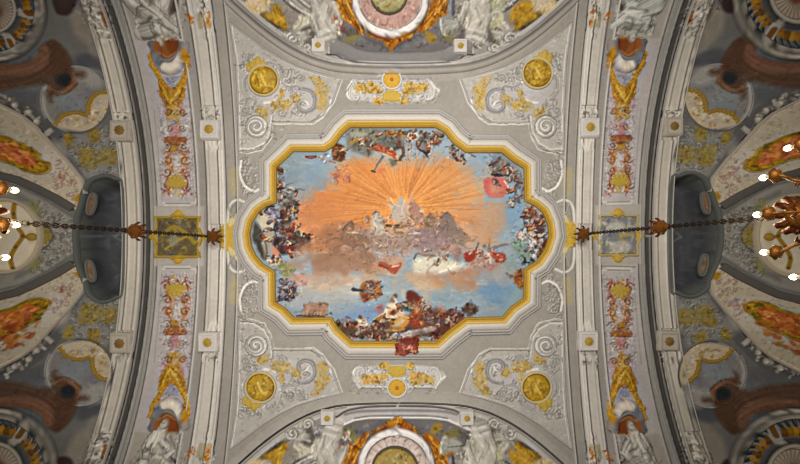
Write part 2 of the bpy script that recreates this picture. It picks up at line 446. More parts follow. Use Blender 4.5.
    # gilt leaf garlands that climb to the niche
    for q in ([(151, 56), (153, 66), (158, 74), (163, 84)], [(187, 54), (188, 66), (186, 74), (181, 84)]):
        S('#b78a1c', 5, q, .95); k = np.asarray(q, float)
        for i in range(3): dabs([k[i] + (-3, 0), k[i] + (3, 0), k[i + 1] + (3, 0), k[i + 1] + (-3, 0)], GOLD, 14, 1.3, .85)
    # the candelabrum's gilt and rose core, with dark contours
    for v0, v1, w0, pal in ((104, 122, 6, GOLD + ['#c98a4a']), (122, 138, 5, ['#b0787a', '#8d5a60', '#c89a94', '#a86a58', '#b98a4a']), (138, 152, 9, ['#a5722c', '#7a4a26', '#c2924a', '#8d5a30', '#b06a4a']), (152, 178, 7, ['#b3906a', '#8d6a70', '#c8b4aa', '#9a5a3c', '#b98a3a']), (176, 196, 8, ['#bd9a30', '#9a7a1c', '#d6b24a', '#a86a3c', '#8d3f30'])):
        q = [(175.5 - w0 - 2, v0), (175.5 + w0 + 2, v0), (175.5 + w0, v1), (175.5 - w0, v1)]
        dabs(q, pal, int(w0 * (v1 - v0) * .34), 1.5, .7)
    for v0, r in ((112, 9), (128, 8), (147, 11), (160, 12), (172, 12), (186, 13)):
        for sx in (-1, 1):
            q = spiral(176 + sx * r * .75, v0, r * .42, 1.0, 90 - sx * 60, sx * 1.1, 14)
            S('#4f3530', 1.5, q, .75); S(['#c28a3a', '#b0603c', '#d6c6b4'][int(r) % 3], .9, q + [-.5, -.5], .85)
    dabs([(159, 104), (166, 104), (168, 198), (161, 198)], ['#8a7f84', '#6d6468', '#cfc8c4', '#a89aa0', '#b5848a'], 46, 1.4, .6); dabs([(185, 104), (190, 104), (193, 198), (185, 198)], ['#8a7f84', '#6d6468', '#cfc8c4', '#a89aa0', '#b5848a'], 46, 1.4, .6)
    # niche head: pale arch, brown recess
    P('#d6cbbb', [(158, 58), (163, 70), (170, 75), (178, 72), (184, 60), (184, 40), (156, 40)], 1.5, 1, True)
    P('#8f8c92', [(164, 77), (180, 76), (176, 83), (172, 89), (167, 83)], 1.5, .85)
    dabs([(164, 77), (180, 76), (172, 88)], ['#b9b4b8', '#77747c', '#9d9aa2'], 14, 1.4, .7)
    P('#6c6f77', [(147, 44), (153, 52), (160, 68), (163, 69), (166, 62), (160, 50), (152, 40)], 1.5, .9, True)
    S('#74716c', 3, [(152, 44), (157, 56), (167, 62), (178, 58), (183, 45)], .95)
    P('#8a5526', [(155, 42), (159, 54), (168, 60), (177, 56), (180, 42), (172, 36), (160, 36)], 1.5, 1, True)
    P('#7a3f14', [(168, 38), (178, 40), (179, 50), (172, 54), (166, 46)], 2.5, .8, True)
    S('#a98d78', 1.0, [(158, 50), (167, 57), (176, 52)], .6)
    # upper end of the arch behind the statue
    P('#a39b8e', np.vstack([arch(160, -40, 40, 8), arch(196, -40, 40, 8)[::-1]]), 2, .8)
    P('#453733', [(170, -20), (180, -20), (178, 10), (168, 18)], 2, .8)
    # pilaster capitals with a small head
    for (cu, cv_) in ((204, 26),):
        P('#9d8a63', [(cu - 9, cv_ - 12), (cu + 10, cv_ - 12), (cu + 8, cv_ + 4), (cu - 4, cv_ + 4)], 1.5, .5)
        dabs([(cu - 20, cv_ - 14), (cu - 13, cv_ - 12), (cu - 8, cv_), (cu - 13, cv_)], ['#b3701a', '#9a5b12', '#c98c2c'], 14, 1.6, .9)
        dabs([(cu + 1, cv_ - 14), (cu + 8, cv_ - 14), (cu + 9, cv_ + 2), (cu + 5, cv_)], ['#b3701a', '#9a5b12', '#c98c2c'], 16, 1.6, .9)
    S('#cfc8bc', 2.2, [(104.5, 43), (114, 40)], .8); S('#cfc8bc', 1.6, [(116, 115), (130, 113)], .8)
    dabs([(86, 8), (104, 12), (114, 38), (104, 42), (97, 26)], ['#c9c3b5', '#8a857b', '#67625b', '#dad5c9'], 46, 1.7, .8)
    S('#9a6a1c', 2.6, [(80, 14), (90, 24)], .8); S('#8d5522', 3, [(103, 14), (107, 26)], .8)
    dabs([(60, -6), (84, -6), (100, 12), (88, 18)], ['#b0aa9e', '#7f7a70', '#59544d', '#cac4b7'], 46, 2.4, .85, ang=.9, jit=.5)
    dabs([(190, -6), (208, -6), (216, 18), (204, 24)], ['#b9b3a8', '#8a857b', '#67625b', '#d8d2c7'], 30, 2.0, .8, ang=1.2, jit=.6)
    # feather work above the middle of the inner pilaster and next to each boss
    for q in ([(207, 136), (213, 152), (214, 140), (216, 153), (220, 137)],): S('#d6d0c6', 1.6, q, .8, smooth=False)
    dabs([(202, 108), (220, 108), (220, 120), (202, 120)], ['#d6d1c8', '#8c8781', '#67625d', '#bdb7ae'], 26, 1.8, .75)
    dabs([(114, 112), (131, 112), (134, 121), (112, 121)], ['#cfc9be', '#8c8781', '#67625d', '#b3ada3'], 26, 1.8, .75)
quads(q_arch)

# heraldic panel backgrounds on the middle of each arch
for mx in (False, True):
    mirror(mx); frame()
    P('#aba59d', [(152, 206), (204, 206), (204, 266), (152, 266)], 2, .9)
mirror()

# ------------------------------------------------------------------ spandrels
SPAN = [(230, 23), (236, 60), (238.5, 118), (239, 151), (247, 152), (262, 148), (270, 136), (272, 122.5), (312, 122.5), (321, 117), (333, 101), (336, 92), (341, 78.5), (318, 73.5), (297, 67), (279, 58), (263, 48), (246, 35)]
def q_span():
    frame()
    P(PLAS, SPAN, 1.2, .9); G('#b9b3b4', 285, 95, 40, 26, .5)
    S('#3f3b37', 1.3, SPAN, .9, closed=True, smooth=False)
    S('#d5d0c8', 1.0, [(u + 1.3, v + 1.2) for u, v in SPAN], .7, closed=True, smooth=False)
    frame(225, 50, 6.62)
    curls([(100, 40), (170, 30), (250, 60), (170, 100), (110, 150)], 22, 3, a=.7)
    curls([(100, 320), (180, 330), (230, 380), (200, 455), (110, 455)], 22, 3, a=.6)
    curls([(270, 60), (420, 130), (560, 170), (540, 210), (450, 220), (380, 200)], 34, 3, a=.65)
    curls([(400, 240), (600, 290), (600, 400), (480, 440), (300, 450), (290, 360)], 40, 3, a=.6)
    volute([(265, 105), (280, 78), (330, 90), (362, 140), (372, 190)], 2.4)
    volute([(150, 160), (125, 200), (128, 260), (160, 310), (195, 335), (185, 362)], 2.6, '#dad5cd', '#6f6b68')
    volute([(372, 215), (420, 242), (480, 236), (520, 262)], 2.2)
    S('#7e7b7d', 5, [(500, 262), (560, 275), (592, 320), (580, 385), (530, 405), (492, 385), (490, 350)], .75)  # blue-grey trompe l'oeil shadow of the C-scroll, painted into the panel
    S('#b8b5b6', 2, [(500, 272), (555, 288), (576, 325), (566, 372), (528, 388), (506, 372)], .8)
    S('#dad6ce', 1.2, [(492, 350), (510, 340), (540, 345), (552, 365)], .9)
    S('#d6d1c8', 2.2, [(335, 330), (300, 345), (260, 350)], .8)
    volute(spiral(500, 185, 30, 6, 180, 1.2), 1.4); volute(spiral(375, 410, 30, 6, 0, 1.3), 1.6); volute(spiral(135, 400, 32, 6, 90, 1.2), 1.4)
    S('#7b7773', 1.4, [(690, 310), (700, 350), (670, 400), (610, 440)], .7); S('#dcd8d0', 1.6, [(700, 330), (690, 380), (640, 430)], .8)
    # gilded sprays painted under the relief ones
    for q, n in (([(560, 180), (620, 180), (690, 260), (690, 290), (640, 340), (600, 290), (590, 220)], 46), ([(300, 340), (420, 330), (430, 390), (330, 410)], 34), ([(440, 300), (500, 300), (490, 360), (445, 355)], 14), ([(210, 385), (290, 385), (280, 450), (220, 450)], 16), ([(360, 260), (395, 270), (380, 330), (355, 330)], 8), ([(610, 340), (680, 320), (670, 390), (620, 400)], 12)):
        P('#b09450', q, 3, .5, True); dabs(q, GOLD + ['#b5a67c', '#a89a70'], n, 1.5, .62)
    # volute at the outer corner by the frame
    frame(200, 116, 4)
    S('#7a7672', 1.2, [(152, 0), (152, 136), (215, 136), (262, 110), (288, 60), (292, 0)], .7, smooth=False)
    S('#d2cdc5', 1.3, [(156, 0), (156, 132), (212, 131), (256, 106), (282, 60), (286, 0)], .75, smooth=False)
    for r in (46, 30, 16): E('#6f6b67', 225, 42, r, None, 0, 1); E(['#b5b0aa', '#a49f99', '#c3beb7'][int(r / 16) % 3], 225, 42, r - 4, None, 0, 1)
    volute(spiral(225, 42, 40, 6, 40, 1.6), 2, a=.8)
    curls([(160, 20), (180, 10), (180, 120), (160, 120)], 8, 3, a=.5)
    # stucco growth at the long ends: acanthus stem running to the gilt shell
    curls([(150, 150), (180, 150), (215, 180), (235, 300), (180, 330), (160, 250)], 30, 3.2, a=.75)
    S('#d9d4cc', 2.2, [(165, 180), (160, 230), (180, 280), (215, 300), (240, 290)], .85); S('#76726d', 1, [(172, 180), (167, 230), (186, 274), (215, 292)], .7)
    P('#b7a66a', [(118, 215), (150, 210), (156, 300), (130, 320), (118, 270)], 5, .4, True, .5)
    S('#c9c4bb', 2.4, [(110, 430), (118, 360), (150, 335), (190, 350)], .85); S('#7a7671', 1, [(120, 430), (126, 372), (152, 346)], .7)
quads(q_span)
# field lines parallel to the frame
def q_field():
    frame(200, 116, 4)
    S('#4f4a46', 1.2, [(292, 24), (440, 24), (490, 0)], .7, smooth=False); S('#cfcac2', 1.0, [(292, 29), (442, 29), (492, 4)], .7, smooth=False)
quads(q_field)

# cartouche of the long sides
def side_cartouche(du, dv, my):
    mirror(False, my); frame(335 + du, 55 + dv, 6.62)
    P('#b9b4ae', [(70, 250), (110, 300), (170, 300), (260, 310), (480, 310), (600, 300), (660, 280), (690, 230), (605, 160), (460, 160), (375, 90), (300, 160), (130, 160)], 2, .9, True)
    for a, b in (((130, 160), (305, 160)), ((455, 160), (605, 160))): S('#6d6964', 1.0, [a, b], .8); S('#d5d0c8', 1.0, [(a[0], a[1] + 7), (b[0], b[1] + 7)], .7)
    volute([(125, 165), (85, 230), (90, 280), (130, 300), (155, 275), (130, 255)], 1.8); volute([(610, 165), (660, 220), (650, 275), (615, 298), (590, 275)], 1.8)
    S('#5f5b57', .9, [(125, 170), (70, 250)], .7); S('#d9d5cd', 1.6, [(690, 235), (650, 200), (625, 160)], .8)
    for cx in (312, 440): volute(spiral(cx, 160, 45, 12, 90 if cx < 375 else 90, .8 if cx < 375 else -.8), 1.4, a=.7)
    curls([(100, 180), (650, 180), (640, 300), (110, 300)], 40, 2.6, a=.55)
    for q, n in (([(130, 215), (170, 180), (200, 200), (240, 180), (310, 235), (290, 255), (150, 245)], 44), ([(450, 240), (480, 175), (540, 190), (610, 190), (605, 235), (470, 270)], 44), ([(250, 290), (320, 290), (310, 330), (260, 325)], 12), ([(430, 290), (490, 290), (480, 320), (440, 325)], 10)):
        P('#bd9a45', q, 3, .6, True); dabs(q, GOLD + ['#c99a6a'], n, 1.6, .75)
    E('#cfc9be', 375, 165, 62, 62, 0, 3); E('#6f6559', 375, 165, 55, 55, 0, 2); E('#b88b1f', 375, 165, 52, 52, 0, 2)
    mirror()
side_cartouche(0, 0, False); side_cartouche(6, 5, True)

# ------------------------------------------------------------------ lunettes (upper and lower cells)
def q_lun():
    frame()
    P('#8f8a85', np.vstack([L1s, [(402, -40), (150, -40)]]), 1)
    # arch rib outside L1 is part of the field: pale band with fine lines
    o = L1s + [0, 0]
    S('#a19b94', 13, [(q[0] + 4.5 * .7, q[1] + 5) if q[0] < 330 else (q[0], q[1] + 6.5) for q in o], .55, smooth=False)
    S('#2f2b29', 2.0, o, 1, smooth=False)
    S('#a8a39d', 5, [(q[0] + 2.4, q[1] - 3.2) for q in o], .95, smooth=False)
    S('#5b5652', 1.2, [(q[0] + 2, q[1] - 2.0) for q in o if q[0] < 345], .6, smooth=False)
    S('#c6c1b9', 1.1, [(q[0] + 4.2, q[1] - 5.6) for q in o if q[0] < 330], .8, smooth=False)
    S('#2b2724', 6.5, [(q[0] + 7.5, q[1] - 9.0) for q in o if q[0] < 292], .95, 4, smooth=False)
    frame(240, 0, 8)
    P('#a9a399', [(385, 240), (480, 250), (590, 330), (580, 440), (540, 440), (380, 330), (270, 250)], 4, .8)
    E('#c6b393', 150, 20, 105, 92, 0, 4); dabs([(60, 0), (240, 0), (220, 90), (150, 110), (90, 80)], ['#d8c8a9', '#b7975e', '#c9b28b', '#a99a5c'], 30, 2.2, .5)
    P('#b08a2e', [(180, 125), (250, 95), (262, 50), (330, 60), (350, 110), (385, 205), (360, 240), (290, 195)], 4, .95, True); dabs([(200, 130), (330, 70), (375, 210), (350, 225)], GOLD, 34, 2.0, .6, ang=1)
    P('#8e8477', [(330, 40), (400, 60), (450, 150), (430, 230), (385, 210)], 5, .9)
    S('#d3cec4', 2.2, [(370, 0), (450, 60), (560, 120), (640, 150)], .8); S('#514c47', 2.2, [(350, 0), (420, 60), (530, 130)], .8)
    for i, c in enumerate(['#8a8780', '#aaa79e', '#6d6a64', '#b9b6ac', '#7c7972', '#a3a097']):
        S(c, 2.0, [(400 + i * 26, -10), (480 + i * 30, 60), (600 + i * 18, 105 - i * 4), (720, 112 - i * 14)], .9)
    S('#55514c', 3, [(690, -10), (712, 60), (705, 110)], .8)
    P('#c3bba9', [(480, 110), (585, 165), (520, 215), (440, 238), (428, 205), (468, 160)], 2.5, .95, True); S('#8a8374', 1.4, [(500, 130), (490, 190), (450, 230)], .6)
    P('#615b55', [(490, 240), (560, 200), (640, 190), (600, 300), (560, 380), (500, 360), (560, 280)], 3, .85, True)
    S('#b0aaa0', 2.0, [(440, 270), (520, 260), (560, 245)], .9); S('#b8b2a7', 3, [(600, 180), (640, 210), (720, 210)], .8)
    dabs([(590, 170), (770, 170), (770, 250), (690, 290), (600, 230)], ['#c2bcae', '#8d877c', '#d7d2c6', '#6b665f', '#7b8a92'], 44, 2.4, .8)
    volute(spiral(420, 310, 48, 10, 180, 1.3), 2, '#c5c0b7', '#4d4945'); volute(spiral(545, 385, 42, 8, 0, 1.3), 2.2, '#b9b4ab', '#4d4945')
    curls([(400, 270), (470, 280), (500, 360), (420, 360)], 8, 3, a=.7)
    dabs([(600, 280), (690, 250), (690, 350), (610, 340)], ['#c6c9c4', '#737c80', '#55524e', '#dedace'], 22, 2, .8)
    # ledge
    frame(320, 0, 8)
    P('#6e6967', [(70, 330), (180, 180), (660, 180), (660, 430), (280, 425), (150, 350)], 2, .95)
    P('#857a45', [(180, 330), (270, 270), (320, 290), (250, 340)], 4, .8, True)
    P('#a9a4a2', [(68, 345), (120, 345), (190, 378), (270, 412), (400, 432), (660, 435), (660, 540), (400, 530), (200, 500), (65, 430)], 1.5, 1)
    P('#c3b9b4', [(72, 350), (125, 352), (200, 390), (180, 430), (110, 432), (70, 420)], 3, .8)
    S('#d3cec9', 1.6, [(75, 340), (125, 345), (195, 382), (280, 418), (400, 436), (660, 440)], .85, smooth=False); S('#57534f', 1.1, [(275, 428), (400, 446), (660, 450)], .8)
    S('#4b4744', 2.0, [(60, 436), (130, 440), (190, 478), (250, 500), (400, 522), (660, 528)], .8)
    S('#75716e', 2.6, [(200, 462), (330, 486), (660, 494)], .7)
quads(q_lun)

def lun_cartouche(du, dv, my, disc, pink='#b8968b', dr=16.8):
    """white ring with an oval painting on a bed of orange flames; drawn from the upper one"""
    fl = ['#a8701e', '#c08a30', '#855216', '#d0a44a', '#9c621c', '#6d4214']
    mirror(False, my); frame(du, dv)
    L = [(332, -16), (352, -16), (352, 8), (357, 22), (364, 34), (358, 33), (350, 27), (343, 20), (337, 12)]
    R = [(431, -16), (448, -16), (448, 12), (440, 20), (428, 30), (420, 34), (416, 30), (424, 20), (429, 8)]
    B = [(366, 34), (376, 40), (384, 44), (391, 51), (399, 45), (410, 38), (414, 32), (391, 40)]
    for q in (L, R, B): P('#a06a20', q, 1.5, 1, rough=1.0); dabs(q, fl, 60, 2.2, .85, ang=1.1 if q is L else 2.0)
    for q in ([(344, -8), (350, 10), (358, 24), (362, 31)], [(446, 0), (436, 14), (424, 27)]): S('#d6a450', 1.6, q, .85); S('#7c3c0e', 1.2, [(u - 4, v + 3) for u, v in q], .7)
    dabs([(331, 6), (342, 18), (346, 32), (338, 36), (332, 24)], ['#c8b9a4', '#8b5a4a', '#7f8c92', '#d9d1c2', '#a44d2a'], 24, 2.2, .8)
    P('#9c7b2a', [(424, 32), (434, 34), (436, 42), (428, 42)], 3, .8, True)
    E("#8d837c", 390.5, 2, 38.5, 38.5, 0, 1.2); E('#d9d0c9', 390.5, 2, 37.8, 37.8, 0, 1.2); E('#b9aca4', 390.5, 2, 31, 31, 0, 1.5)
    E(pink, 390.5, 1, 28.8, 28.8, 0, 2); S('#eee8e0', 1.4, 0.0 + spiral(390.5, 2, 36.5, 36.5, 20, .39), .8)
    S('#6d625c', .9, spiral(390.5, 2, 30.6, 30.6, 15, .42), .8)
    dabs([(364, -8), (418, -8), (412, 18), (398, 28), (382, 28), (368, 18)], ['#c6a69a', '#a7877c', '#d3c3b8', '#b1958a'] if not my else ['#d6cac0', '#b8aaa0', '#c4b4ac', '#cbbcb2'], 60, 2.4, .5)
    for t in range(25, 160, 15):
        c, s = math.cos(math.radians(t)), math.sin(math.radians(t)); S('#8a7068', .8, [(390.5 + 22 * c, 1 + 22 * s), (390.5 + 29 * c, 1 + 29 * s)], .5)
    P('#cfc7c0', [(385, 30), (396, 30), (395, 40), (391, 42), (386, 40)], 1.2, .9); dabs([(385, 30), (396, 30), (395, 41), (386, 41)], ['#efe9e2', '#8f8781', '#b8afa8'], 12, 1.4, .8)
    E('#45432f', 389, -3, dr + 1.8, dr + 1.8, 0, 1.2); E(disc, 389, -3, dr, dr, 0, 1.5)
    dabs([(376, -14), (402, -14), (402, 4), (394, 12), (382, 11)], ['#b9ab7c', '#8d8a60', '#c8b98a', '#a08a55'], 26, 2.4, .6)
    mirror()
lun_cartouche(0, 0, False, '#a59a70'); lun_cartouche(6, 6, True, '#a08a50', '#c6b5aa', 22)

# statues of the lunettes: painted folds, their shading put into the colour
def lun_stat():
    frame(400, 0, 8); mirror(False, False)
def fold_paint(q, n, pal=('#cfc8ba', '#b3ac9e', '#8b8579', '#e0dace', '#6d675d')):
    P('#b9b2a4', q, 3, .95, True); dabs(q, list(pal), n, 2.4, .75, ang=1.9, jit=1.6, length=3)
frame(400, 0, 8)
for my in (False, True):
    mirror(False, my)
    fold_paint([(520, 60), (560, -40), (760, -40), (700, 90), (700, 230), (640, 290), (560, 250), (510, 160)], 70)
    dabs([(440, 30), (520, 40), (520, 160), (440, 150)], ['#6d6863', '#a29c92', '#8a847b', '#c5bfb4'], 24, 2.4, .85)
    P('#a09e94', [(325, 150), (400, 160), (470, 170), (490, 250), (430, 295), (340, 270)], 2.5, .95); S('#d2d0c6', 2, [(322, 160), (335, 240), (360, 275)], .8)
    S('#5b5662', 3.4, [(425, -20), (425, 110)], .9); S('#8f8b88', 4, [(396, -20), (396, 120)], .9)
    P('#a8a78a', [(700, 40), (800, -40), (860, -40), (800, 200), (720, 260), (690, 160)], 6, .75, True, 1); dabs([(700, 40), (800, -40), (820, 120), (730, 250)], ['#b9b889', '#8f9079', '#c7c5ae', '#a2a3a0'], 44, 2, .7)
    dabs([(540, 300), (660, 290), (650, 380), (560, 380)], ['#cdc8bd', '#8d877e', '#5f5a54', '#e0dbd0'], 26, 2.2, .85)
    frame(480, 0, 8)
    P('#ad852c', [(250, 180), (250, 90), (330, 20), (430, 20), (430, 90)], 4, .9, True); dabs([(250, 170), (260, 90), (340, 30), (420, 40), (420, 90)], GOLD, 30, 2, .55)
    P('#c7b79b', [(420, 70), (430, -20), (560, -30), (560, 10)], 4, .9, True)
    frame(400, 0, 8)
# left-hand pair reuses the look with its own folds
frame(240, 0, 8)
for my in (False, True):
    mirror(False, my)
    fold_paint([(560, 150), (640, 140), (760, 180), (770, 230), (690, 280), (600, 260)], 36)
mirror(); frame()
# ------------------------------------------------------------------ outer bays
def q_outer():
    frame()
    P('#6c6a67', np.vstack([arch(123.6, -60, 237), [(-60, 237), (-60, -60)]]), 1.2, 1)
    G('#64676c', 50, 75, 60, 34, .7); G('#8f8578', 82, 26, 16, 24, .8); G('#8d857a', 94, 46, 10, 18, .6); G('#4d4d52', 88, 62, 20, 12, .8); G('#57575c', 20, 96, 40, 14, .7)
    P('#3b2b27', [(52, -14), (78, -14), (72, 12), (60, 15), (54, 8)], 2.5, .85, True)
    # strip of putti heads along the rib
    S('#5e5c5b', 9, [(-6, 96), (24, 106), (48, 126), (66, 148), (86, 178)], .9)
    S('#3c3937', 1.4, [(-6, 102), (22, 113), (46, 134), (64, 156), (82, 182)], .9)
    dabs([(-4, 92), (20, 102), (44, 122), (44, 132), (20, 112), (-4, 102)], ['#9d978e', '#7d7871', '#b3ada3', '#5a5754'], 34, 2.4, .8)
    for u, v in ((16, 106), (30, 113), (38, 122)): E('#9d968c', u, v, 3.2, 3.2, 0, 1.2); E('#b8b1a6', u - .6, v - .6, 1.6, 1.6, 0, 1.4)
    P('#a39d94', [(44, 134), (52, 128), (54, 131), (47, 137)], 1.4, .9)
    # foliage between oval and niche
    P('#85827b', [(60, 140), (104, 126), (110, 140), (120, 150), (122, 180), (108, 172), (88, 180), (76, 164)], 5, .8, True)
    curls([(62, 136), (106, 128), (122, 146), (122, 178), (96, 172), (80, 170)], 60, 3, '#5a5850', '#b3afa4', .7)
    for q, n in (([(64, 134), (72, 134), (74, 145), (66, 145)], 12), ([(88, 128), (99, 128), (99, 142), (89, 142)], 16), ([(78, 148), (96, 150), (100, 165), (84, 168)], 24), ([(100, 150), (116, 150), (116, 164), (102, 164)], 14)):
        P('#8d7634', q, 4, .6, True); dabs(q, ['#a07c24', '#7d6a2a', '#8a8a4a', '#6b5a22'], n, 2, .6)
    # pale rib with the orange figure cartouche
    RIB = [(-30, 88), (0, 104), (23, 116), (37, 127), (51, 143), (69, 162), (83, 180), (84, 196), (76, 210), (56, 197), (34, 187), (12, 177), (-30, 170)]
    P('#b3a792', RIB, 1.6, 1); G('#bdb3a4', 55, 160, 18, 22, .8)
    S('#d8ccb8', 1.4, [(-30, 90), (0, 106), (23, 118), (37, 129), (51, 145), (69, 164), (82, 181)], .8)
    curls([(48, 160), (60, 158), (80, 184), (78, 206), (56, 194), (50, 178)], 30, 2.6, '#8a6a5c', '#cfc5b8', .55)
    curls([(-10, 110), (24, 122), (40, 140), (30, 146), (-10, 128)], 14, 2.4, '#94866f', '#cbbfae', .45)
    dabs([(56, 166), (66, 166), (70, 182), (60, 184)], ['#a8806c', '#9a8f94', '#c8b8a6', '#8f5f52'], 22, 1.8, .6)
    S('#4b4743', 7, [(-30, 166), (0, 175.5), (18, 180), (34, 187), (56, 198), (72, 209)], .9, 4); S('#8c867c', 1.2, [(-30, 172), (0, 180), (18, 185), (36, 192.5), (56, 203), (70, 212)], .8)
    # grey ornament field round the disc
    P('#8c8880', [(-30, 178), (0, 183), (20, 188), (40, 198), (62, 212), (78, 222), (78, 237), (-30, 237)], 2.5, .9)
    curls([(36, 200), (58, 212), (74, 224), (72, 237), (42, 237), (40, 216), (30, 202)], 44, 3.2, '#5c5953', '#bab5aa', .7)
    P('#7d7a3c', [(28, 199), (37, 203), (40, 212), (36, 216), (30, 206)], 5, .55, True); P('#86742f', [(42, 228), (50, 230), (54, 237), (42, 237)], 3, .7, True)
    S('#55524d', 1.4, [(42, 222), (50, 229), (54, 237)], .8)
    P('#6f6d68', [(14, 192), (24, 196), (32, 202), (18, 200)], 3, .7, True)
    # brown lumps beside the niche
    P('#9d7a22', [(74, 198), (79, 194), (83, 196), (81, 201), (76, 202)], 1.8, .9, True)
quads(q_outer)
OVDX = {'LT': 0, 'LB': 4, 'RT': 1, 'RB': 8}
def q_oval():
    frame()
    frame(OVDX[('R' if _fr['mx'] else 'L') + ('B' if _fr['my'] else 'T')], 0)
    # oval picture field
    E('#817e7b', 77, 100, 34, 32, 0, 1.6, .9); S('#b0aca6', 1.4, spiral(77, 100, 33, 33, 100, 1), .6, closed=False)
    G('#7f858b', 72, 104, 22, 14, .7); G('#9a9690', 92, 78, 16, 14, .8); G('#77747c', 86, 92, 10, 6, .7)
    S('#6c6a69', 3, spiral(77, 100, 38.5, 38.5, 150, .3), .6); S('#a5a29d', 1.2, spiral(77, 100, 36, 36, 150, .3), .7)
    # brown shell cartouche
    P('#573c2b', [(-20, 66), (20, 64), (46, 54), (52, 40), (64, 52), (74, 70), (84, 72), (84, 77), (76, 78), (76, 86), (66, 92), (54, 96), (52, 102), (48, 96), (50, 88), (40, 84), (20, 88), (-20, 90)], 5, .85, True, .8)
    P('#553a29', [(40, 50), (56, 40), (74, 64), (60, 78), (46, 72)], 3, .7, True)
    P('#7d5a46', [(-10, 74), (20, 76), (42, 70), (50, 60), (49, 48), (42, 46), (38, 56), (24, 64), (-10, 66)], 3, .85, True)
    for i in range(6): S(['#573320', '#8d6248'][i % 2], 1.0, [(-10, 69 + i * 3.4), (24, 67 + i * 3.2), (46, 56 + i * 3.4), (53, 46 + i * 4)], .22)
    S('#8d6242', 1.4, [(50, 88), (58, 92), (68, 90), (76, 82), (74, 74)], .7); S('#5e3519', 1.2, [(46, 90), (56, 95), (68, 93), (78, 84)], .6)
    E('#33302d', 64, 80, 8, 7, 0, 2.5, .95); E('#2a2b2a', 64, 80.5, 5, 4.5, 0, 3, .9)
    # gilded double scroll and the landscape under it
    P('#b6a68c', [(55, 124), (64, 114), (76, 113), (88, 116), (90, 104), (95, 94), (107, 92), (110, 106), (104, 120), (94, 128), (80, 131), (66, 129)], 2, .95, True, .6)
    dabs([(66, 118), (86, 118), (96, 100), (106, 100), (100, 118), (82, 128), (66, 126)], ['#cfc3ae', '#a58c52', '#8f8a86', '#c0ad86', '#a9a6a6', '#8f6f36'], 46, 2.2, .6)
    S('#4f4b48', 1.5, spiral(77, 100, 33, 33, -20, .34), .85)
quads(q_oval)

def ribcart(du=0, dv=0):
    frame(-du, -dv)
    OC = [(-14, 134), (0, 135), (14, 140), (26, 146), (36, 151), (42, 160), (49, 163), (50, 171), (40, 174), (28, 172), (16, 166), (0, 161), (-14, 159)]
    P('#9a7410', [(u * 1.02, v) for u, v in OC], 2, 1, True, .8)
    P('#b9642a', [(-14, 138), (2, 139), (16, 144), (30, 152), (38, 160), (40, 168), (30, 169), (16, 161), (-14, 156)], 3, .95, True, .8)
    dabs([(-10, 138), (16, 144), (38, 158), (40, 168), (16, 161), (-10, 156)], ['#cf8436', '#a5502a', '#d89a4a', '#b1683c', '#8b4a20', '#c97a58'], 64, 3, .7, ang=.5, jit=.8)
    dabs([(-10, 134), (14, 139), (36, 150), (49, 163), (49, 170), (38, 161), (14, 145), (-10, 139)], ['#a5861c', '#7b6510', '#c29a2a', '#5f5212'], 40, 2, .8, ang=.5)
    dabs([(49, 164), (49, 171), (30, 173), (14, 166), (16, 163), (30, 169)], ['#a5861c', '#7b6510', '#c29a2a', '#5f5212'], 24, 2, .8, ang=.4)
quads(ribcart)
for q in ('L', 'R'):   # lower cartouches: foliage-red, larger
    mirror(q == 'R', True); frame()
    dabs([(-10, 120), (26, 128), (40, 150), (20, 160), (-10, 150)], ['#a04a1c', '#8f4018', '#b8682a', '#8f5a14', '#a5781f', '#c07a38'], 50, 4, .55, ang=.4, jit=.9)
mirror()

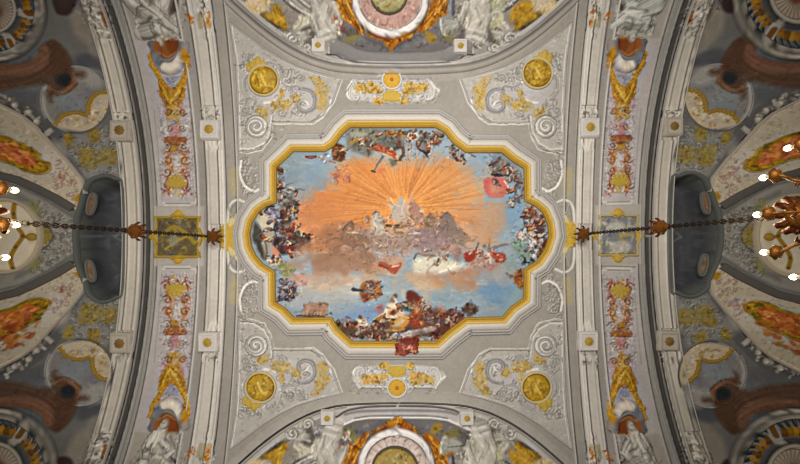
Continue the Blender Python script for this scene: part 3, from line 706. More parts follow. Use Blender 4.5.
# balustraded openings painted in the four corners
def oculus(cu, cv_, r, mx, my, light='#b5ada0'):
    s = r / 62.0
    E('#55514b', cu, cv_, r + 2, None, 0, 2, .8); E(light, cu, cv_, r, None, 0, 1.2); E('#6a655d', cu, cv_, r - 3.6 * s, None, 0, 1); E('#aaa296', cu, cv_, r - 4.8 * s, None, 0, 1.2); E('#8d867b', cu, cv_, r - 8 * s, None, 0, 1); E('#2f2b27', cu, cv_, r - 10 * s, None, 0, 1.2)
    E('#7d4a16', cu, cv_, r - 17.5 * s, None, 0, 2); E('#6a665e', cu, cv_, r - 25 * s, None, 0, 1.4); E('#57534c', cu, cv_, r - 29 * s, None, 0, 2); E('#3b3833', cu, cv_, r - 32 * s, None, 0, 1.2); E('#b3a999', cu, cv_, r - 33 * s, None, 0, 1.2)
    E('#5d564d', cu, cv_, r - 39 * s, None, 0, 1); E('#b09f8e', cu, cv_, r - 40 * s, None, 0, 1.2)
    E('#857f74', cu, cv_, r - 9.5 * s, None, 0, 1.2); E('#3b352c', cu, cv_, r - 23 * s, None, 0, 1.5); E('#6a665e', cu, cv_, r - 26 * s, None, 0, 1.4); E('#57534c', cu, cv_, r - 29 * s, None, 0, 2); E('#3b3833', cu, cv_, r - 32 * s, None, 0, 1.2); E('#b3a999', cu, cv_, r - 33 * s, None, 0, 1.2)
    E('#5d564d', cu, cv_, r - 39 * s, None, 0, 1); E('#b09f8e', cu, cv_, r - 40 * s, None, 0, 1.2)
    for i in range(42):
        t = math.radians(i * 360 / 42 + 4); c, n = math.cos(t), math.sin(t)
        if i % 7 == 0:
            S('#a39b8f', 9 * s, [(cu + c * (r - 9 * s), cv_ + n * (r - 9 * s)), (cu + c * (r - 26 * s), cv_ + n * (r - 26 * s))], 1)
            S('#75501c', 5 * s, [(cu + c * (r - 13 * s), cv_ + n * (r - 13 * s)), (cu + c * (r - 22 * s), cv_ + n * (r - 22 * s))], .9)
        else:
            c2, n2 = math.cos(t + .09), math.sin(t + .09)
            S('#353a39', 4.2 * s, [(cu + c * (r - 11 * s), cv_ + n * (r - 11 * s)), (cu + c2 * (r - 19 * s), cv_ + n2 * (r - 19 * s))], .95, 2.6 * s)
            S('#7d827f', 1.1 * s, [(cu + c * (r - 11 * s) - .6, cv_ + n * (r - 11 * s) - .6), (cu + c2 * (r - 16 * s) - .6, cv_ + n2 * (r - 16 * s) - .6)], .7)
            S(['#96691c', '#a87a24', '#75500f'][i % 3], 4.4 * s, [(cu + c2 * (r - 20 * s), cv_ + n2 * (r - 20 * s)), (cu + c2 * (r - 25 * s), cv_ + n2 * (r - 25 * s))], .9)
    for i in range(30):
        t = math.radians(i * 12); c, n = math.cos(t), math.sin(t); S('#6d5f54', .9, [(cu + c * 5, cv_ + n * 5), (cu + c * (r - 41 * s), cv_ + n * (r - 41 * s))], .7)
    E('#7c4a30', cu, cv_, 7 * s, None, 0, 4, .9)
OCULI = [(-4, 12, 50), (796, -4, 64), (-2, 468, 60), (793, 472, 64)]
frame()
for o in OCULI: oculus(*o, False, False)

# bright discs at the two ends
for mx, cu, r in ((False, 5, 36.5), (True, 796, 41)):
    mirror(); frame()
    E('#5b5852', cu, 236, r + 1.6, None, 0, 1.2, .9); E('#cdbfa4', cu, 236, r, None, 0, 1.2); G('#b7b2a8', cu, 236, r * .8, r * .8, .6)
    E('#a2977f', cu, 236, r - 3, None, 0, 1, .25); E('#d2c5ab', cu, 236, r - 4, None, 0, 1, .5)
    sg = -1 if mx else 1
    for q in ([(16, 202), (15, 214), (18, 226), (24, 236), (17, 247), (12, 258), (14, 268)], [(24, 236), (28, 237)]):
        S('#9a7a22', 3.4, [(cu + sg * (u - 5), v) for u, v in q], .9); 
        for u, v in q: E('#6f5512', cu + sg * (u - 5), v, 1.6, None, 0, 1.4, .7)
    E('#bfae8c', cu + sg * 28, 237, 5.5, 7, 0, 1.2, .9); E('#a0822a', cu + sg * 28, 237, 4, 4, 0, 1.5, .9)

# dark oval-headed recesses beside the arches: wall colour behind (the recess itself is modelled)
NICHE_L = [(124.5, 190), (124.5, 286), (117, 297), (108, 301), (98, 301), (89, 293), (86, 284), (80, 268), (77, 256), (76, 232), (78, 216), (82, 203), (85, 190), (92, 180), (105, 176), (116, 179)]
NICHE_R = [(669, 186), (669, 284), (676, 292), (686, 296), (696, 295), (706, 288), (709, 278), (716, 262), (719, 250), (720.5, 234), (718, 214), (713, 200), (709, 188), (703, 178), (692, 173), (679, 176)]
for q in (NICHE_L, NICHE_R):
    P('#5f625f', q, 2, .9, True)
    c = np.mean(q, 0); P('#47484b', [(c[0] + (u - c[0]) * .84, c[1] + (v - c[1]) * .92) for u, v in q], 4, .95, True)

# ------------------------------------------------------------------ the great fresco
GI = [(350, 126), (342, 133), (333, 145), (325, 150), (293, 150), (286, 157), (275, 167), (275, 202), (266, 205), (258, 211), (251, 222), (248.5, 234), (250, 246), (254.5, 256), (262, 265), (273.5, 272), (274, 303), (284, 309), (294, 319.5), (331, 319), (337, 329), (352, 342.8), (437, 342.8), (449, 332), (466, 319.3), (503, 318.5), (512, 308), (525, 299), (525.5, 270), (538, 262), (546, 250), (550.5, 236), (549, 224), (544, 212), (536, 205), (526, 200), (525.5, 168), (513, 160), (502, 151), (466, 151), (454, 142), (446, 132), (436, 126)]
frame(); mirror()
P('#8ea3b4', GI, 1, 1)
# white slope of the frame
def polyoff(pts, d):
    p = np.asarray(pts, float); return offset(p, d, True)
P('#d9d3cc', polyoff(GI, -10.5) if abs(polyoff(GI, -10.5)[:, 0].min()) < polyoff(GI, 10.5)[:, 0].min() else polyoff(GI, 10.5), 1, 1)
P('#8ea3b4', GI, 1, 1)
# sky
for a in ((300, 170, 34, 26, '#8fa3ad', .9), (320, 168, 26, 16, '#86a0bb', .9), (460, 150, 46, 22, '#92a9bf', .9), (492, 165, 30, 30, '#8fa9c2', .9), (505, 215, 26, 50, '#8ca8c0', .9), (512, 210, 14, 24, '#7d9fc0', .8), (335, 292, 60, 26, '#aeb0b0', .9), (330, 285, 40, 16, '#b9b3aa', .8), (365, 314, 30, 16, '#7c98bd', .9), (352, 325, 22, 8, '#8298b4', .8), (300, 300, 30, 14, '#a5aaae', .8), (480, 285, 44, 26, '#8aa0ae', .9), (497, 292, 24, 18, '#6f94bd', .9), (510, 305, 14, 12, '#8aaabb', .8), (452, 292, 24, 14, '#86a5b8', .9), (430, 285, 18, 12, '#b3b6b0', .7)):
    G(a[4], a[0], a[1], a[2], a[3], a[5], .35)
# orange glory
for a in ((405, 200, 112, 58, '#d0935f', .9), (400, 195, 98, 50, '#d98f4e', .95), (330, 215, 60, 42, '#d3834c', .9), (300, 232, 26, 22, '#cf8a5c', .8), (360, 180, 50, 30, '#d98c4a', .9), (410, 190, 62, 40, '#dd9450', .95), (455, 195, 40, 36, '#d99a5c', .9), (408, 200, 36, 24, '#e6a154', .8), (470, 220, 36, 30, '#cd9266', .8), (490, 226, 16, 28, '#b99a83', .8), (470, 190, 26, 20, '#d5a36f', .6)):
    G(a[4], a[0], a[1], a[2], a[3], a[5], .3)
for i in range(320):
    t = math.radians(-205 + 230 * rng.random()); r0, r1 = 10 + 22 * rng.random(), 40 + 62 * rng.random()
    c, s = math.cos(t), math.sin(t); sy = .78
    S(['#e9a65c', '#bd7238', '#e6a050', '#c67a40', '#dc9450', '#b06a3c'][i % 6], .7 + .8 * rng.random(), [(403 + c * r0, 208 + s * r0 * sy), (403 + c * r1, 208 + s * r1 * sy)], .38, .4)
for i in range(70):
    u, v = 292 + 200 * rng.random(), 190 + 60 * rng.random(); L = 6 + 14 * rng.random()
    S(['#e0a06a', '#b9733f', '#dc9658', '#c98252'][i % 4], 1.4, [(u, v), (u + L, v + rng.random() * 2 - 1)], .3, .5)
# clouds
for a in ((335, 258, 44, 16, '#a87858', .7), (322, 258, 14, 12, '#8f6242', .5), (348, 252, 30, 9, '#a06c48', .55), (352, 266, 50, 14, '#b58e76', .6), (318, 248, 22, 9, '#d98a4c', .8), (340, 248, 16, 5, '#dd8a44', .8), (298, 262, 16, 12, '#a9938a', .8), (300, 252, 12, 8, '#c08a62', .7), (298, 263, 7, 9, '#7f8d9c', .8), (305, 280, 20, 10, '#c5a28c', .8), (322, 288, 26, 8, '#c9ac94', .7), (350, 280, 30, 8, '#cbb49f', .7), (380, 268, 30, 12, '#bb8a66', .8), (375, 282, 24, 8, '#a9aeb0', .7), (395, 262, 20, 14, '#c39072', .8), (420, 282, 22, 12, '#cfae88', .8), (437, 284, 12, 8, '#c98a52', .7), (432, 262, 30, 10, '#d6cbb4', .8), (450, 266, 34, 9, '#d9cfbb', .9), (420, 262, 10, 12, '#c5c9b3', .8), (462, 275, 26, 14, '#b38a70', .8), (468, 285, 16, 10, '#b3805c', .7), (455, 277, 10, 8, '#c29a6c', .7), (478, 262, 18, 8, '#c07858', .7), (485, 268, 12, 8, '#b08a7e', .7), (460, 250, 20, 12, '#b09488', .8), (440, 245, 26, 12, '#b98d80', .7), (470, 236, 24, 12, '#d3a27c', .6), (352, 243, 34, 12, '#a98578', .8), (385, 238, 40, 14, '#b69584', .8), (420, 238, 30, 14, '#aa8a80', .8), (445, 232, 14, 16, '#8d7268', .8)):
    G(a[4], a[0], a[1], a[2], a[3], a[5], .4)
for a in ((322, 256, 46, 16, '#a07c66', .5), (300, 268, 22, 14, '#b09282', .6), (365, 258, 50, 13, '#ad8a76', .55), (310, 290, 34, 16, '#b3aca4', .6), (292, 276, 16, 14, '#a89a92', .6), (400, 256, 34, 10, '#b58f7a', .6), (300, 278, 26, 12, '#b39a8c', .7), (335, 280, 34, 10, '#b9a08e', .7), (380, 276, 36, 10, '#b3987f', .7), (420, 276, 40, 10, '#c2a588', .7), (325, 296, 34, 10, '#a3a7a9', .7), (395, 292, 36, 10, '#a9aaa6', .6), (345, 306, 26, 10, '#8c9fb4', .7), (365, 300, 22, 10, '#8d9db0', .6), (455, 290, 30, 10, '#9ba6a8', .6), (490, 276, 24, 10, '#a3989a', .6), (470, 300, 26, 8, '#8fa3b3', .6), (300, 292, 16, 8, '#b8aca4', .6), (505, 262, 14, 10, '#93a39f', .6), (480, 245, 20, 10, '#c59a78', .5), (505, 240, 12, 20, '#9aa4ac', .5)):
    G(a[4], a[0], a[1], a[2], a[3], a[5], .8)
for i in range(160):
    u, v = 280 + 235 * rng.random(), 240 + 70 * rng.random(); L = 3 + 7 * rng.random()
    S(['#dccdb9', '#a5afb6', '#c7a890', '#9fb0bf', '#c4b3a5', '#b2896c'][i % 6], 2.0, [(u, v), (u + L, v + rng.random() * 3 - 1.5)], .28, .8)
for i in range(260):
    u, v = 282 + 232 * rng.random(), 226 + 84 * rng.random(); L = 4 + 9 * rng.random(); w_ = plan([(u, v)])[0]; cc = sample(w_[:1], w_[1:])[0]
    S(np.clip(cc * (.84 + .34 * rng.random()) + (np.array([.05, .0, -.04]) * (rng.random() - .4)), 0, 1), 2.6, [(u, v), (u + L * .5, v + rng.random() * 4 - 2), (u + L, v + rng.random() * 4 - 2)], .4, .8, soft=2)
for i in range(60):
    u, v = 285 + 50 * rng.random(), 152 + 40 * rng.random(); S(['#7d9ab4', '#a9b6bc', '#93a9b4', '#8a96a2'][i % 4], 2, [(u, v), (u + 3 + 5 * rng.random(), v - 1 + 2 * rng.random())], .4, .8)
    u, v = 450 + 70 * rng.random(), 150 + 90 * rng.random(); S(['#7fa0c0', '#a6bacb', '#93adc6', '#b7bfc4'][i % 4], 2, [(u, v), (u + 3 + 6 * rng.random(), v - 1 + 2 * rng.random())], .3, .8)

# --- figure groups, drawn window by window
DK = ['#3b2c28', '#57443a', '#6d5a4e', '#2c2422', '#7b6a5c']
frame(245, 122, 7.61)   # upper left
P('#5a3622', [(660, 200), (700, 160), (760, 190), (765, 260), (730, 295), (670, 285)], 2, .95, True, .5); dabs([(665, 190), (755, 190), (760, 280), (680, 290)], ['#7a4a2a', '#3d281f', '#9a6a44', '#57382a', '#a97f5c'], 36, 2, .8)
S('#8a3a30', 1.8, [(455, 262), (500, 272), (540, 262)], .9); S('#3c2c30', 1, [(460, 258), (540, 255)], .8); dabs([(565, 265), (625, 255), (630, 300), (580, 300)], ['#5d4a4a', '#c7a7a0', '#efe6da', '#8a6f6c'], 14, 1.5, .8)
dabs([(690, 370), (800, 330), (800, 464), (660, 464)], ['#b0604a', '#c77a58', '#9a4f44', '#d39a78', '#a87a72'], 40, 1.8, .65)
dabs([(250, 360), (290, 350), (300, 464), (255, 464)], ['#5a2a22', '#8a6a58', '#3d302c', '#707a80'], 18, 2, .8)
P('#8d9499', [(300, 380), (400, 400), (460, 464), (300, 464)], 6, .5, True)
frame(350, 122, 7.61)   # upper middle
P('#6f6a5f', [(0, 60), (330, 60), (420, 100), (400, 170), (300, 210), (200, 190), (140, 260), (0, 200)], 4, .75, True, .8)
dabs([(0, 60), (180, 60), (220, 130), (140, 200), (60, 220), (0, 190)], ['#7f8a86', '#4b4640', '#8a8272', '#5c5a52', '#3a3531', '#a09880'], 90, 2, .8)
P('#a3a392', [(0, 75), (110, 65), (130, 100), (20, 125)], 4, .8, True); S('#b88a2c', 3, [(0, 160), (40, 140), (60, 120)], .8); S('#8b6420', 2.4, [(270, 90), (330, 70), (420, 80)], .8)
dabs([(270, 70), (420, 70), (400, 110), (290, 110)], ['#b07a22', '#8a5a1a', '#c8973a', '#7a3a22'], 26, 2, .8)
E('#8f8c74', 200, 115, 36, 34, 0, 3, .9)
P('#a8462a', [(165, 160), (210, 165), (330, 210), (350, 240), (340, 275), (260, 235), (170, 205)], 2, .97, True); S('#d27a4c', 2, [(190, 180), (250, 210), (330, 250)], .8); S('#d9b08a', 1.2, [(230, 235), (300, 255), (340, 285)], .8)
P('#54565a', [(240, 120), (370, 130), (380, 200), (330, 210), (260, 175)], 3, .75, True); dabs([(235, 115), (370, 125), (385, 210), (290, 200)], ['#4a4744', '#77786f', '#8d8c80', '#343130', '#6a5a4e'], 46, 2, .8)
S('#7a2430', 3, [(370, 150), (385, 190)], .8); S('#45484e', 3, [(400, 190), (405, 240), (380, 280)], .85); S('#5b5550', 2.6, [(150, 150), (130, 200), (150, 255)], .9); S('#6a625e', 2.4, [(245, 260), (215, 310), (190, 360), (170, 385)], .8, 1.2); S('#2f2b2a', 1.4, [(160, 375), (190, 385)], .9)
P('#6b6a5c', [(300, 280), (350, 280), (350, 320), (310, 335)], 2.5, .9, True); S('#4f4037', 1.4, [(345, 290), (390, 290)], .8)
G('#d0784a', 240, 370, 60, 36, .8)
dabs([(420, 70), (500, 70), (520, 110), (440, 130)], ['#8a6a52', '#4d3f38', '#a3806a', '#6a3028'], 26, 1.8, .8); P('#d9d2c4', [(485, 75), (515, 85), (520, 125), (490, 130)], 2, .9, True)
P('#6f625a', [(510, 140), (570, 130), (600, 190), (590, 240), (540, 225), (510, 180)], 2, .8, True); S('#2e2628', 1.8, [(510, 150), (530, 210), (580, 235)], .9); S('#2e2628', 1.8, [(545, 135), (590, 160), (605, 210), (580, 262)], .9); S('#e3ded6', 1.2, [(590, 150), (610, 210), (590, 250)], .9); E('#a08d94', 545, 180, 20, 22, 0, 3, .8)
dabs([(520, 80), (650, 90), (700, 150), (640, 190), (600, 140)], ['#5a463a', '#86705c', '#3e3434', '#a07f62', '#7a4a3a', '#5d6a5e'], 60, 2, .8)
S('#3a2f35', 1.6, [(560, 235), (590, 270)], .8); dabs([(730, 190), (800, 180), (800, 280), (770, 270)], ['#4d4548', '#8e8078', '#2f2b30', '#a8a0a0'], 20, 1.6, .7)
S('#8f7f92', 1.4, [(460, 150), (470, 210)], .5)
frame(450, 122, 7.61)   # upper right
dabs([(0, 170), (70, 200), (110, 270), (40, 290), (0, 240)], ['#55504c', '#8d857c', '#35302f', '#a5a09a', '#6b5a4c'], 44, 1.7, .8); S('#2f3036', 1.6, [(85, 250), (110, 290), (105, 320)], .85); S('#35302f', 1.2, [(150, 240), (190, 265)], .7)
P('#c3706a', [(255, 464), (262, 430), (330, 415), (400, 425), (430, 464), (420, 560), (330, 580), (270, 540)], 2.5, .97, True)
frame(450, 180, 7.61)
P('#c9695f', [(255, 40), (270, 0), (330, -20), (400, -10), (440, 30), (430, 70), (380, 100), (320, 110), (270, 85)], 2.5, .97, True); G('#d98a7c', 340, 50, 60, 50, .6); S('#e7d9cf', 1.3, [(410, 10), (440, 50), (430, 95)], .85); dabs([(320, 0), (390, 0), (380, 50), (340, 50)], ['#5a4a4c', '#8a7a7c', '#3d3436', '#b09a90'], 16, 1.6, .8)
frame(450, 122, 7.61)
P('#8b8794', [(330, 390), (350, 320), (390, 300), (430, 350), (440, 400), (390, 420), (330, 410)], 2.5, .9, True); P('#9f9cae', [(355, 330), (390, 310), (410, 370), (370, 390)], 3, .7, True)
dabs([(270, 300), (370, 260), (440, 310), (470, 400), (400, 430), (290, 380)], ['#4a3b36', '#8a6a4a', '#2e2a2c', '#a8845a', '#6a5d6c', '#57504a', '#c0a080'], 60, 1.9, .8)
S('#3d302c', 2, [(300, 330), (340, 310), (380, 265)], .9); S('#35292a', 2.6, [(320, 395), (380, 405), (440, 400)], .9); S('#d9b48a', 1.8, [(420, 340), (440, 380)], .8)
P('#7d7f8b', [(460, 360), (520, 370), (530, 420), (500, 460), (450, 440)], 3, .7, True); dabs([(400, 300), (540, 390), (545, 464), (500, 464), (440, 360)], ['#6a4a3c', '#403634', '#8d7460', '#57505c', '#8d94a0'], 50, 2, .7)
frame(450, 180, 7.61)   # right end
dabs([(470, 10), (550, 0), (550, 150), (440, 210), (430, 170), (500, 110)], ['#6b6470', '#8a8088', '#4d454a', '#7f8fa0', '#5d4a44'], 60, 2, .7)
dabs([(560, 190), (650, 200), (720, 280), (720, 464), (640, 464), (640, 330), (560, 250)], ['#6a3a2a', '#3a2c2a', '#8d5a3a', '#a58a78', '#7a2c2c', '#c5b6a4', '#4a4a58'], 110, 2, .85)
P('#8c3230', [(620, 340), (680, 330), (690, 390), (640, 400)], 3, .8, True); P('#3d4048', [(660, 380), (715, 370), (710, 464), (660, 464)], 3, .8, True)
dabs([(470, 400), (560, 370), (640, 390), (660, 464), (500, 464)], ['#cfc3b4', '#7a6a60', '#e0d8cc', '#4d4440', '#a89080', '#a85a4a'], 60, 1.8, .85); S('#e0d5c8', 2, [(530, 440), (560, 400), (570, 370)], .8)
S('#3d4a52', 1.6, [(545, 270), (570, 330), (550, 380)], .6)
frame(450, 238, 7.61)
P('#7d9488', [(470, 20), (560, 30), (620, 100), (590, 160), (520, 130), (470, 80)], 5, .85, True); dabs([(490, 20), (580, 30), (610, 120), (540, 150)], ['#8aa596', '#5a7a68', '#a5b5a8', '#4a6a5c', '#6f8a94'], 40, 2, .7)
dabs([(560, 0), (720, 0), (700, 110), (640, 160), (590, 60)], ['#c4c2c4', '#7a7c88', '#e0dcd8', '#4a4a54', '#8d98a4'], 70, 2, .85); P('#5a2a18', [(690, 60), (735, 0), (730, 60), (660, 150)], 2, .9, True); dabs([(545, 170), (640, 160), (630, 195), (560, 200)], ['#3d4248', '#6a7078', '#2c2c30'], 18, 2, .9)
P('#8a5524', [(470, 280), (520, 245), (550, 235), (552, 385), (510, 375), (500, 320)], 2, .97, True, .5); dabs([(480, 270), (548, 240), (550, 380), (505, 360)], ['#a86c2a', '#6a3a18', '#b98a4a', '#4d2a14', '#a0522a'], 36, 2, .8); dabs([(420, 270), (470, 265), (470, 300), (430, 300)], ['#4a2c28', '#7a4a34', '#2e2424'], 12, 1.6, .9)
P('#8fb0b6', [(400, 380), (500, 360), (540, 400), (520, 464), (390, 464)], 8, .6, True)
# chariot, horses and central figures (pale)
frame(350, 180, 7.61)
P('#b9a596', [(315, 210), (340, 190), (370, 140), (400, 135), (420, 190), (440, 220), (430, 290), (360, 310), (325, 280)], 3, .85, True); P('#a9a49c', [(368, 150), (385, 130), (402, 150), (400, 200), (370, 200)], 2.5, .85, True); S('#b8afa0', 3, [(330, 205), (300, 195), (278, 150)], .8, 1.6); S('#c4a088', 2.6, [(425, 200), (455, 150), (465, 90)], .8, 1.4)
dabs([(315, 200), (430, 200), (440, 300), (340, 310)], ['#c9b6a6', '#a08d84', '#b39ca0', '#d8c4ae'], 40, 2, .6)
P('#a87f70', [(455, 170), (500, 165), (495, 240), (460, 240)], 2.5, .85, True); P('#a0706a', [(500, 230), (545, 230), (550, 330), (505, 320)], 2.5, .85, True); dabs([(440, 160), (560, 210), (560, 340), (440, 300)], ['#c6a590', '#7a5a52', '#b08474', '#d8bba0', '#5d4a48'], 60, 1.8, .7)
S('#5d4638', 2.2, [(385, 340), (400, 300), (425, 305), (440, 330)], .85); S('#57402c', 3, [(280, 345), (330, 352), (380, 345)], .85); S('#8f6a3a', 2, [(300, 355), (360, 360)], .7)
P('#b9b0a2', [(180, 260), (200, 240), (230, 270), (250, 320), (250, 400), (200, 450), (150, 430), (170, 330)], 2.5, .92, True); S('#d6d0c2', 2.4, [(205, 260), (225, 300), (225, 340)], .8); S('#4a423c', 2, [(185, 240), (205, 242)], .9); S('#75695c', 1.6, [(245, 300), (255, 340)], .7)
dabs([(120, 380), (260, 360), (280, 464), (110, 464)], ['#a39a90', '#82786e', '#c8bdae', '#6d625a', '#b8a898'], 54, 2, .75)
P('#8a7f76', [(50, 400), (80, 370), (110, 400), (100, 464), (50, 464)], 3, .8, True); P('#54483c', [(0, 330), (20, 320), (30, 370), (10, 380)], 2, .85, True); S('#3e2e2c', 3, [(0, 445), (50, 450)], .8)
S('#7a6548', 3.4, [(340, 400), (400, 405), (470, 435)], .85); P('#c7ab90', [(330, 410), (420, 420), (440, 464), (320, 464)], 4, .7, True)
P('#8d8078', [(690, 280), (730, 245), (770, 280), (800, 350), (800, 464), (720, 464), (740, 330), (700, 300)], 2.5, .92, True); S('#5f5650', 2.4, [(690, 285), (735, 262), (770, 300)], .7); S('#9b7f70', 2.4, [(660, 240), (655, 300)], .7); S('#c3a58e', 2, [(570, 270), (580, 320), (600, 330)], .7)
P('#a08890', [(470, 390), (600, 360), (740, 370), (780, 464), (480, 464)], 5, .75, True); dabs([(450, 360), (780, 370), (780, 464), (460, 464)], ['#9c8590', '#b89c94', '#7d6870', '#c7aa98', '#8f7a86'], 80, 2.4, .6)
frame(350, 238, 7.61)
dabs([(0, 30), (150, 20), (160, 70), (60, 100), (0, 90)], ['#7a6068', '#95808a', '#5f4a50', '#a88a84'], 40, 2.4, .75); P('#aba49c', [(130, 0), (250, 0), (240, 80), (160, 70)], 4, .8, True); S('#d8c3a8', 2, [(280, 0), (255, 60)], .8); S('#d0b8a0', 1.8, [(160, 60), (150, 100)], .7); S('#8d5a40', 2, [(290, 30), (350, 65)], .7)
dabs([(230, 60), (480, 40), (470, 150), (240, 160)], ['#b88f80', '#a07a6c', '#c9a794', '#8d7068'], 60, 2.2, .55)
P('#a4553c', [(220, 185), (270, 185), (320, 210), (385, 185), (380, 225), (340, 270), (280, 240), (225, 220)], 2, .95, True); S('#e3b8a0', 2, [(320, 215), (365, 205)], .8); S('#7a2e1c', 1.6, [(225, 205), (290, 235)], .7)
P('#9aa0a8', [(490, 140), (540, 110), (630, 110), (660, 135), (600, 150), (520, 145)], 2.5, .8, True); S('#6a5a54', 2.4, [(490, 160), (510, 120), (560, 125), (640, 130)], .8); S('#d6cfc0', 2, [(560, 150), (680, 150)], .8)
dabs([(640, 40), (740, 40), (750, 170), (660, 180)], ['#a48470', '#6a5448', '#cbb096', '#87706a', '#d8c8b0'], 44, 1.9, .75); S('#5a4030', 2.2, [(580, 250), (610, 215), (650, 190), (670, 160)], .9); E('#6b5648', 660, 200, 14, 14, 0, 2, .8)
P('#ddd6c6', [(480, 180), (580, 170), (700, 220), (800, 190), (800, 250), (700, 270), (600, 275), (500, 260)], 6, .75, True); S('#ece6d8', 2.4, [(640, 270), (740, 240), (800, 200)], .8)
frame(450, 238, 7.61)
P('#98392c', [(105, 125), (150, 95), (240, 90), (220, 130), (170, 170), (120, 180)], 2, .97, True); P('#a44a38', [(300, 110), (400, 110), (430, 150), (400, 180), (320, 150)], 2, .95, True); S('#d9705a', 1.6, [(310, 120), (400, 140)], .7)
P('#c5a596', [(210, 130), (300, 110), (310, 160), (250, 200), (200, 200)], 3, .85, True); dabs([(200, 110), (310, 110), (300, 190), (210, 210)], ['#e0c7b2', '#8a6a60', '#b08d80', '#6d5a5c', '#d0b09c'], 44, 1.8, .8)
S('#e6cdb8', 2.2, [(290, 120), (310, 190)], .85); S('#57443e', 2, [(200, 80), (215, 40), (205, 70)], .8); E('#7a5a4c', 260, 60, 14, 18, 0, 2, .85); S('#5d4038', 1.6, [(300, 0), (298, 80)], .8); S('#7d7070', 4, [(310, 90), (370, 60), (440, 50)], .8, 2)
S('#8f5f4c', 3, [(120, 10), (170, 18), (200, 0)], .7, 1); P('#8f6f66', [(20, 90), (60, 70), (100, 140), (60, 180), (20, 140)], 4, .6, True)
P('#b86a50', [(330, 170), (420, 170), (380, 240), (300, 250)], 5, .5, True)
# left end: pale tower of drapery, dark riders
frame(245, 180, 7.61)
P('#c9bfa8', [(90, 290), (140, 250), (210, 310), (215, 400), (190, 440), (130, 370)], 2.5, .95, True); P('#4d4438', [(70, 330), (110, 360), (150, 464), (60, 464)], 3, .85, True); P('#9c937e', [(150, 390), (215, 390), (220, 464), (150, 464)], 3, .85, True)
P('#9a9cb0', [(175, 240), (210, 205), (260, 235), (270, 280), (220, 300), (185, 280)], 2, .93, True); dabs([(150, 190), (240, 200), (270, 290), (180, 290)], ['#5a5470', '#b9b8c8', '#3d3644', '#8a84a0'], 26, 1.8, .7); S('#3b3030', 2.2, [(150, 240), (180, 205), (215, 200)], .85)
dabs([(250, 0), (290, 20), (280, 110), (250, 180)], ['#6a3020', '#4a2418', '#8a5a3a', '#3a2a28'], 36, 1.8, .85)
P('#574a44', [(270, 170), (310, 120), (360, 150), (390, 170), (415, 190), (400, 230), (360, 240), (375, 290), (300, 330), (270, 270)], 3, .9, True, .6)
dabs([(255, 110), (350, 110), (415, 180), (380, 300), (290, 330), (250, 260)], ['#3a302e', '#6d6058', '#8a7c70', '#4b4648', '#2a2424', '#8f94a0', '#a08878'], 130, 2, .8)
S('#3a4038', 2, [(350, 130), (365, 90), (400, 70), (450, 75)], .85); S('#4a4a44', 1.6, [(295, 50), (340, 28), (370, 25)], .85); S('#3d3a38', 2.2, [(350, 150), (380, 165), (410, 190)], .85); S('#55402a', 1.2, [(290, 90), (350, 120)], .6)
dabs([(220, 320), (300, 320), (310, 390), (230, 400)], ['#3b3040', '#6a5a60', '#2a2226', '#7a6a58'], 40, 2.2, .85); S('#7a2e1c', 2.4, [(280, 372), (340, 378), (365, 350), (375, 335)], .85)
P('#8d8a98', [(250, 420), (290, 390), (320, 430), (260, 455)], 3, .85, True); P('#9a4a2c', [(320, 400), (340, 385), (360, 440), (330, 464)], 2, .9, True); P('#3c3028', [(375, 430), (400, 385), (430, 400), (470, 420), (480, 464), (370, 464)], 2, .92, True); E('#8d6d44', 430, 420, 30, 14, 15, 3, .7)
dabs([(230, 400), (490, 400), (500, 464), (230, 464)], ['#4a3430', '#2c2424', '#8a4a30', '#6a6470', '#55302a'], 56, 2.2, .75)
P('#8d6a50', [(700, 440), (740, 380), (780, 330), (800, 350), (790, 420), (740, 464), (700, 464)], 3, .8, True); dabs([(640, 440), (800, 330), (800, 464), (660, 464)], ['#8a6248', '#6d4a38', '#a87a58', '#b89070'], 30, 2, .65)
frame(245, 238, 7.61)
P('#463c34', [(75, 10), (120, 30), (160, 120), (150, 165), (110, 110), (85, 60)], 3, .92, True); P('#9c9284', [(130, 20), (190, 10), (190, 110), (160, 170), (140, 90)], 3, .9, True); S('#5a5046', 1.8, [(155, 20), (165, 90), (160, 160)], .7)
P('#3a2c2a', [(220, 0), (490, 0), (470, 40), (400, 70), (360, 110), (280, 130), (230, 90)], 3, .9, True, .6); dabs([(220, 0), (490, 0), (460, 50), (360, 110), (240, 110)], ['#2c2222', '#5a3030', '#78706e', '#3c3438', '#6a1f22', '#8d8488'], 90, 2, .8); P('#7a2a2a', [(310, 60), (370, 20), (380, 70), (350, 110), (310, 100)], 2.5, .85, True)
P('#c58a70', [(200, 60), (240, 80), (265, 120), (240, 150), (205, 130)], 2, .9, True); dabs([(180, 140), (270, 140), (270, 200), (190, 220)], ['#7a3a20', '#a4582c', '#c87a40', '#d9cdb0', '#55301c'], 30, 2, .85); E('#d8cfb4', 245, 190, 20, 20, 0, 2, .9)
P('#858a60', [(260, 180), (330, 190), (370, 250), (340, 300), (280, 280), (250, 240)], 5, .8, True, .8); dabs([(250, 190), (340, 200), (380, 270), (290, 300)], ['#9a9a6c', '#6a7048', '#b0a878', '#7a8a70', '#a0804a'], 50, 2, .65)
dabs([(250, 310), (370, 320), (410, 380), (380, 464), (260, 464)], ['#3a3648', '#2a2630', '#5a5468', '#8a8a96', '#44404e', '#6d3030'], 120, 1.6, .85); dabs([(370, 280), (450, 280), (460, 350), (390, 380)], ['#c08a84', '#a86a64', '#d3a898', '#9a7a78'], 34, 2.2, .6)
frame(245, 296, 7.61)
dabs([(240, 0), (380, 0), (330, 40), (260, 30)], ['#3a3648', '#2a2630', '#5a5468', '#8a8a96', '#44404e'], 60, 1.6, .85)
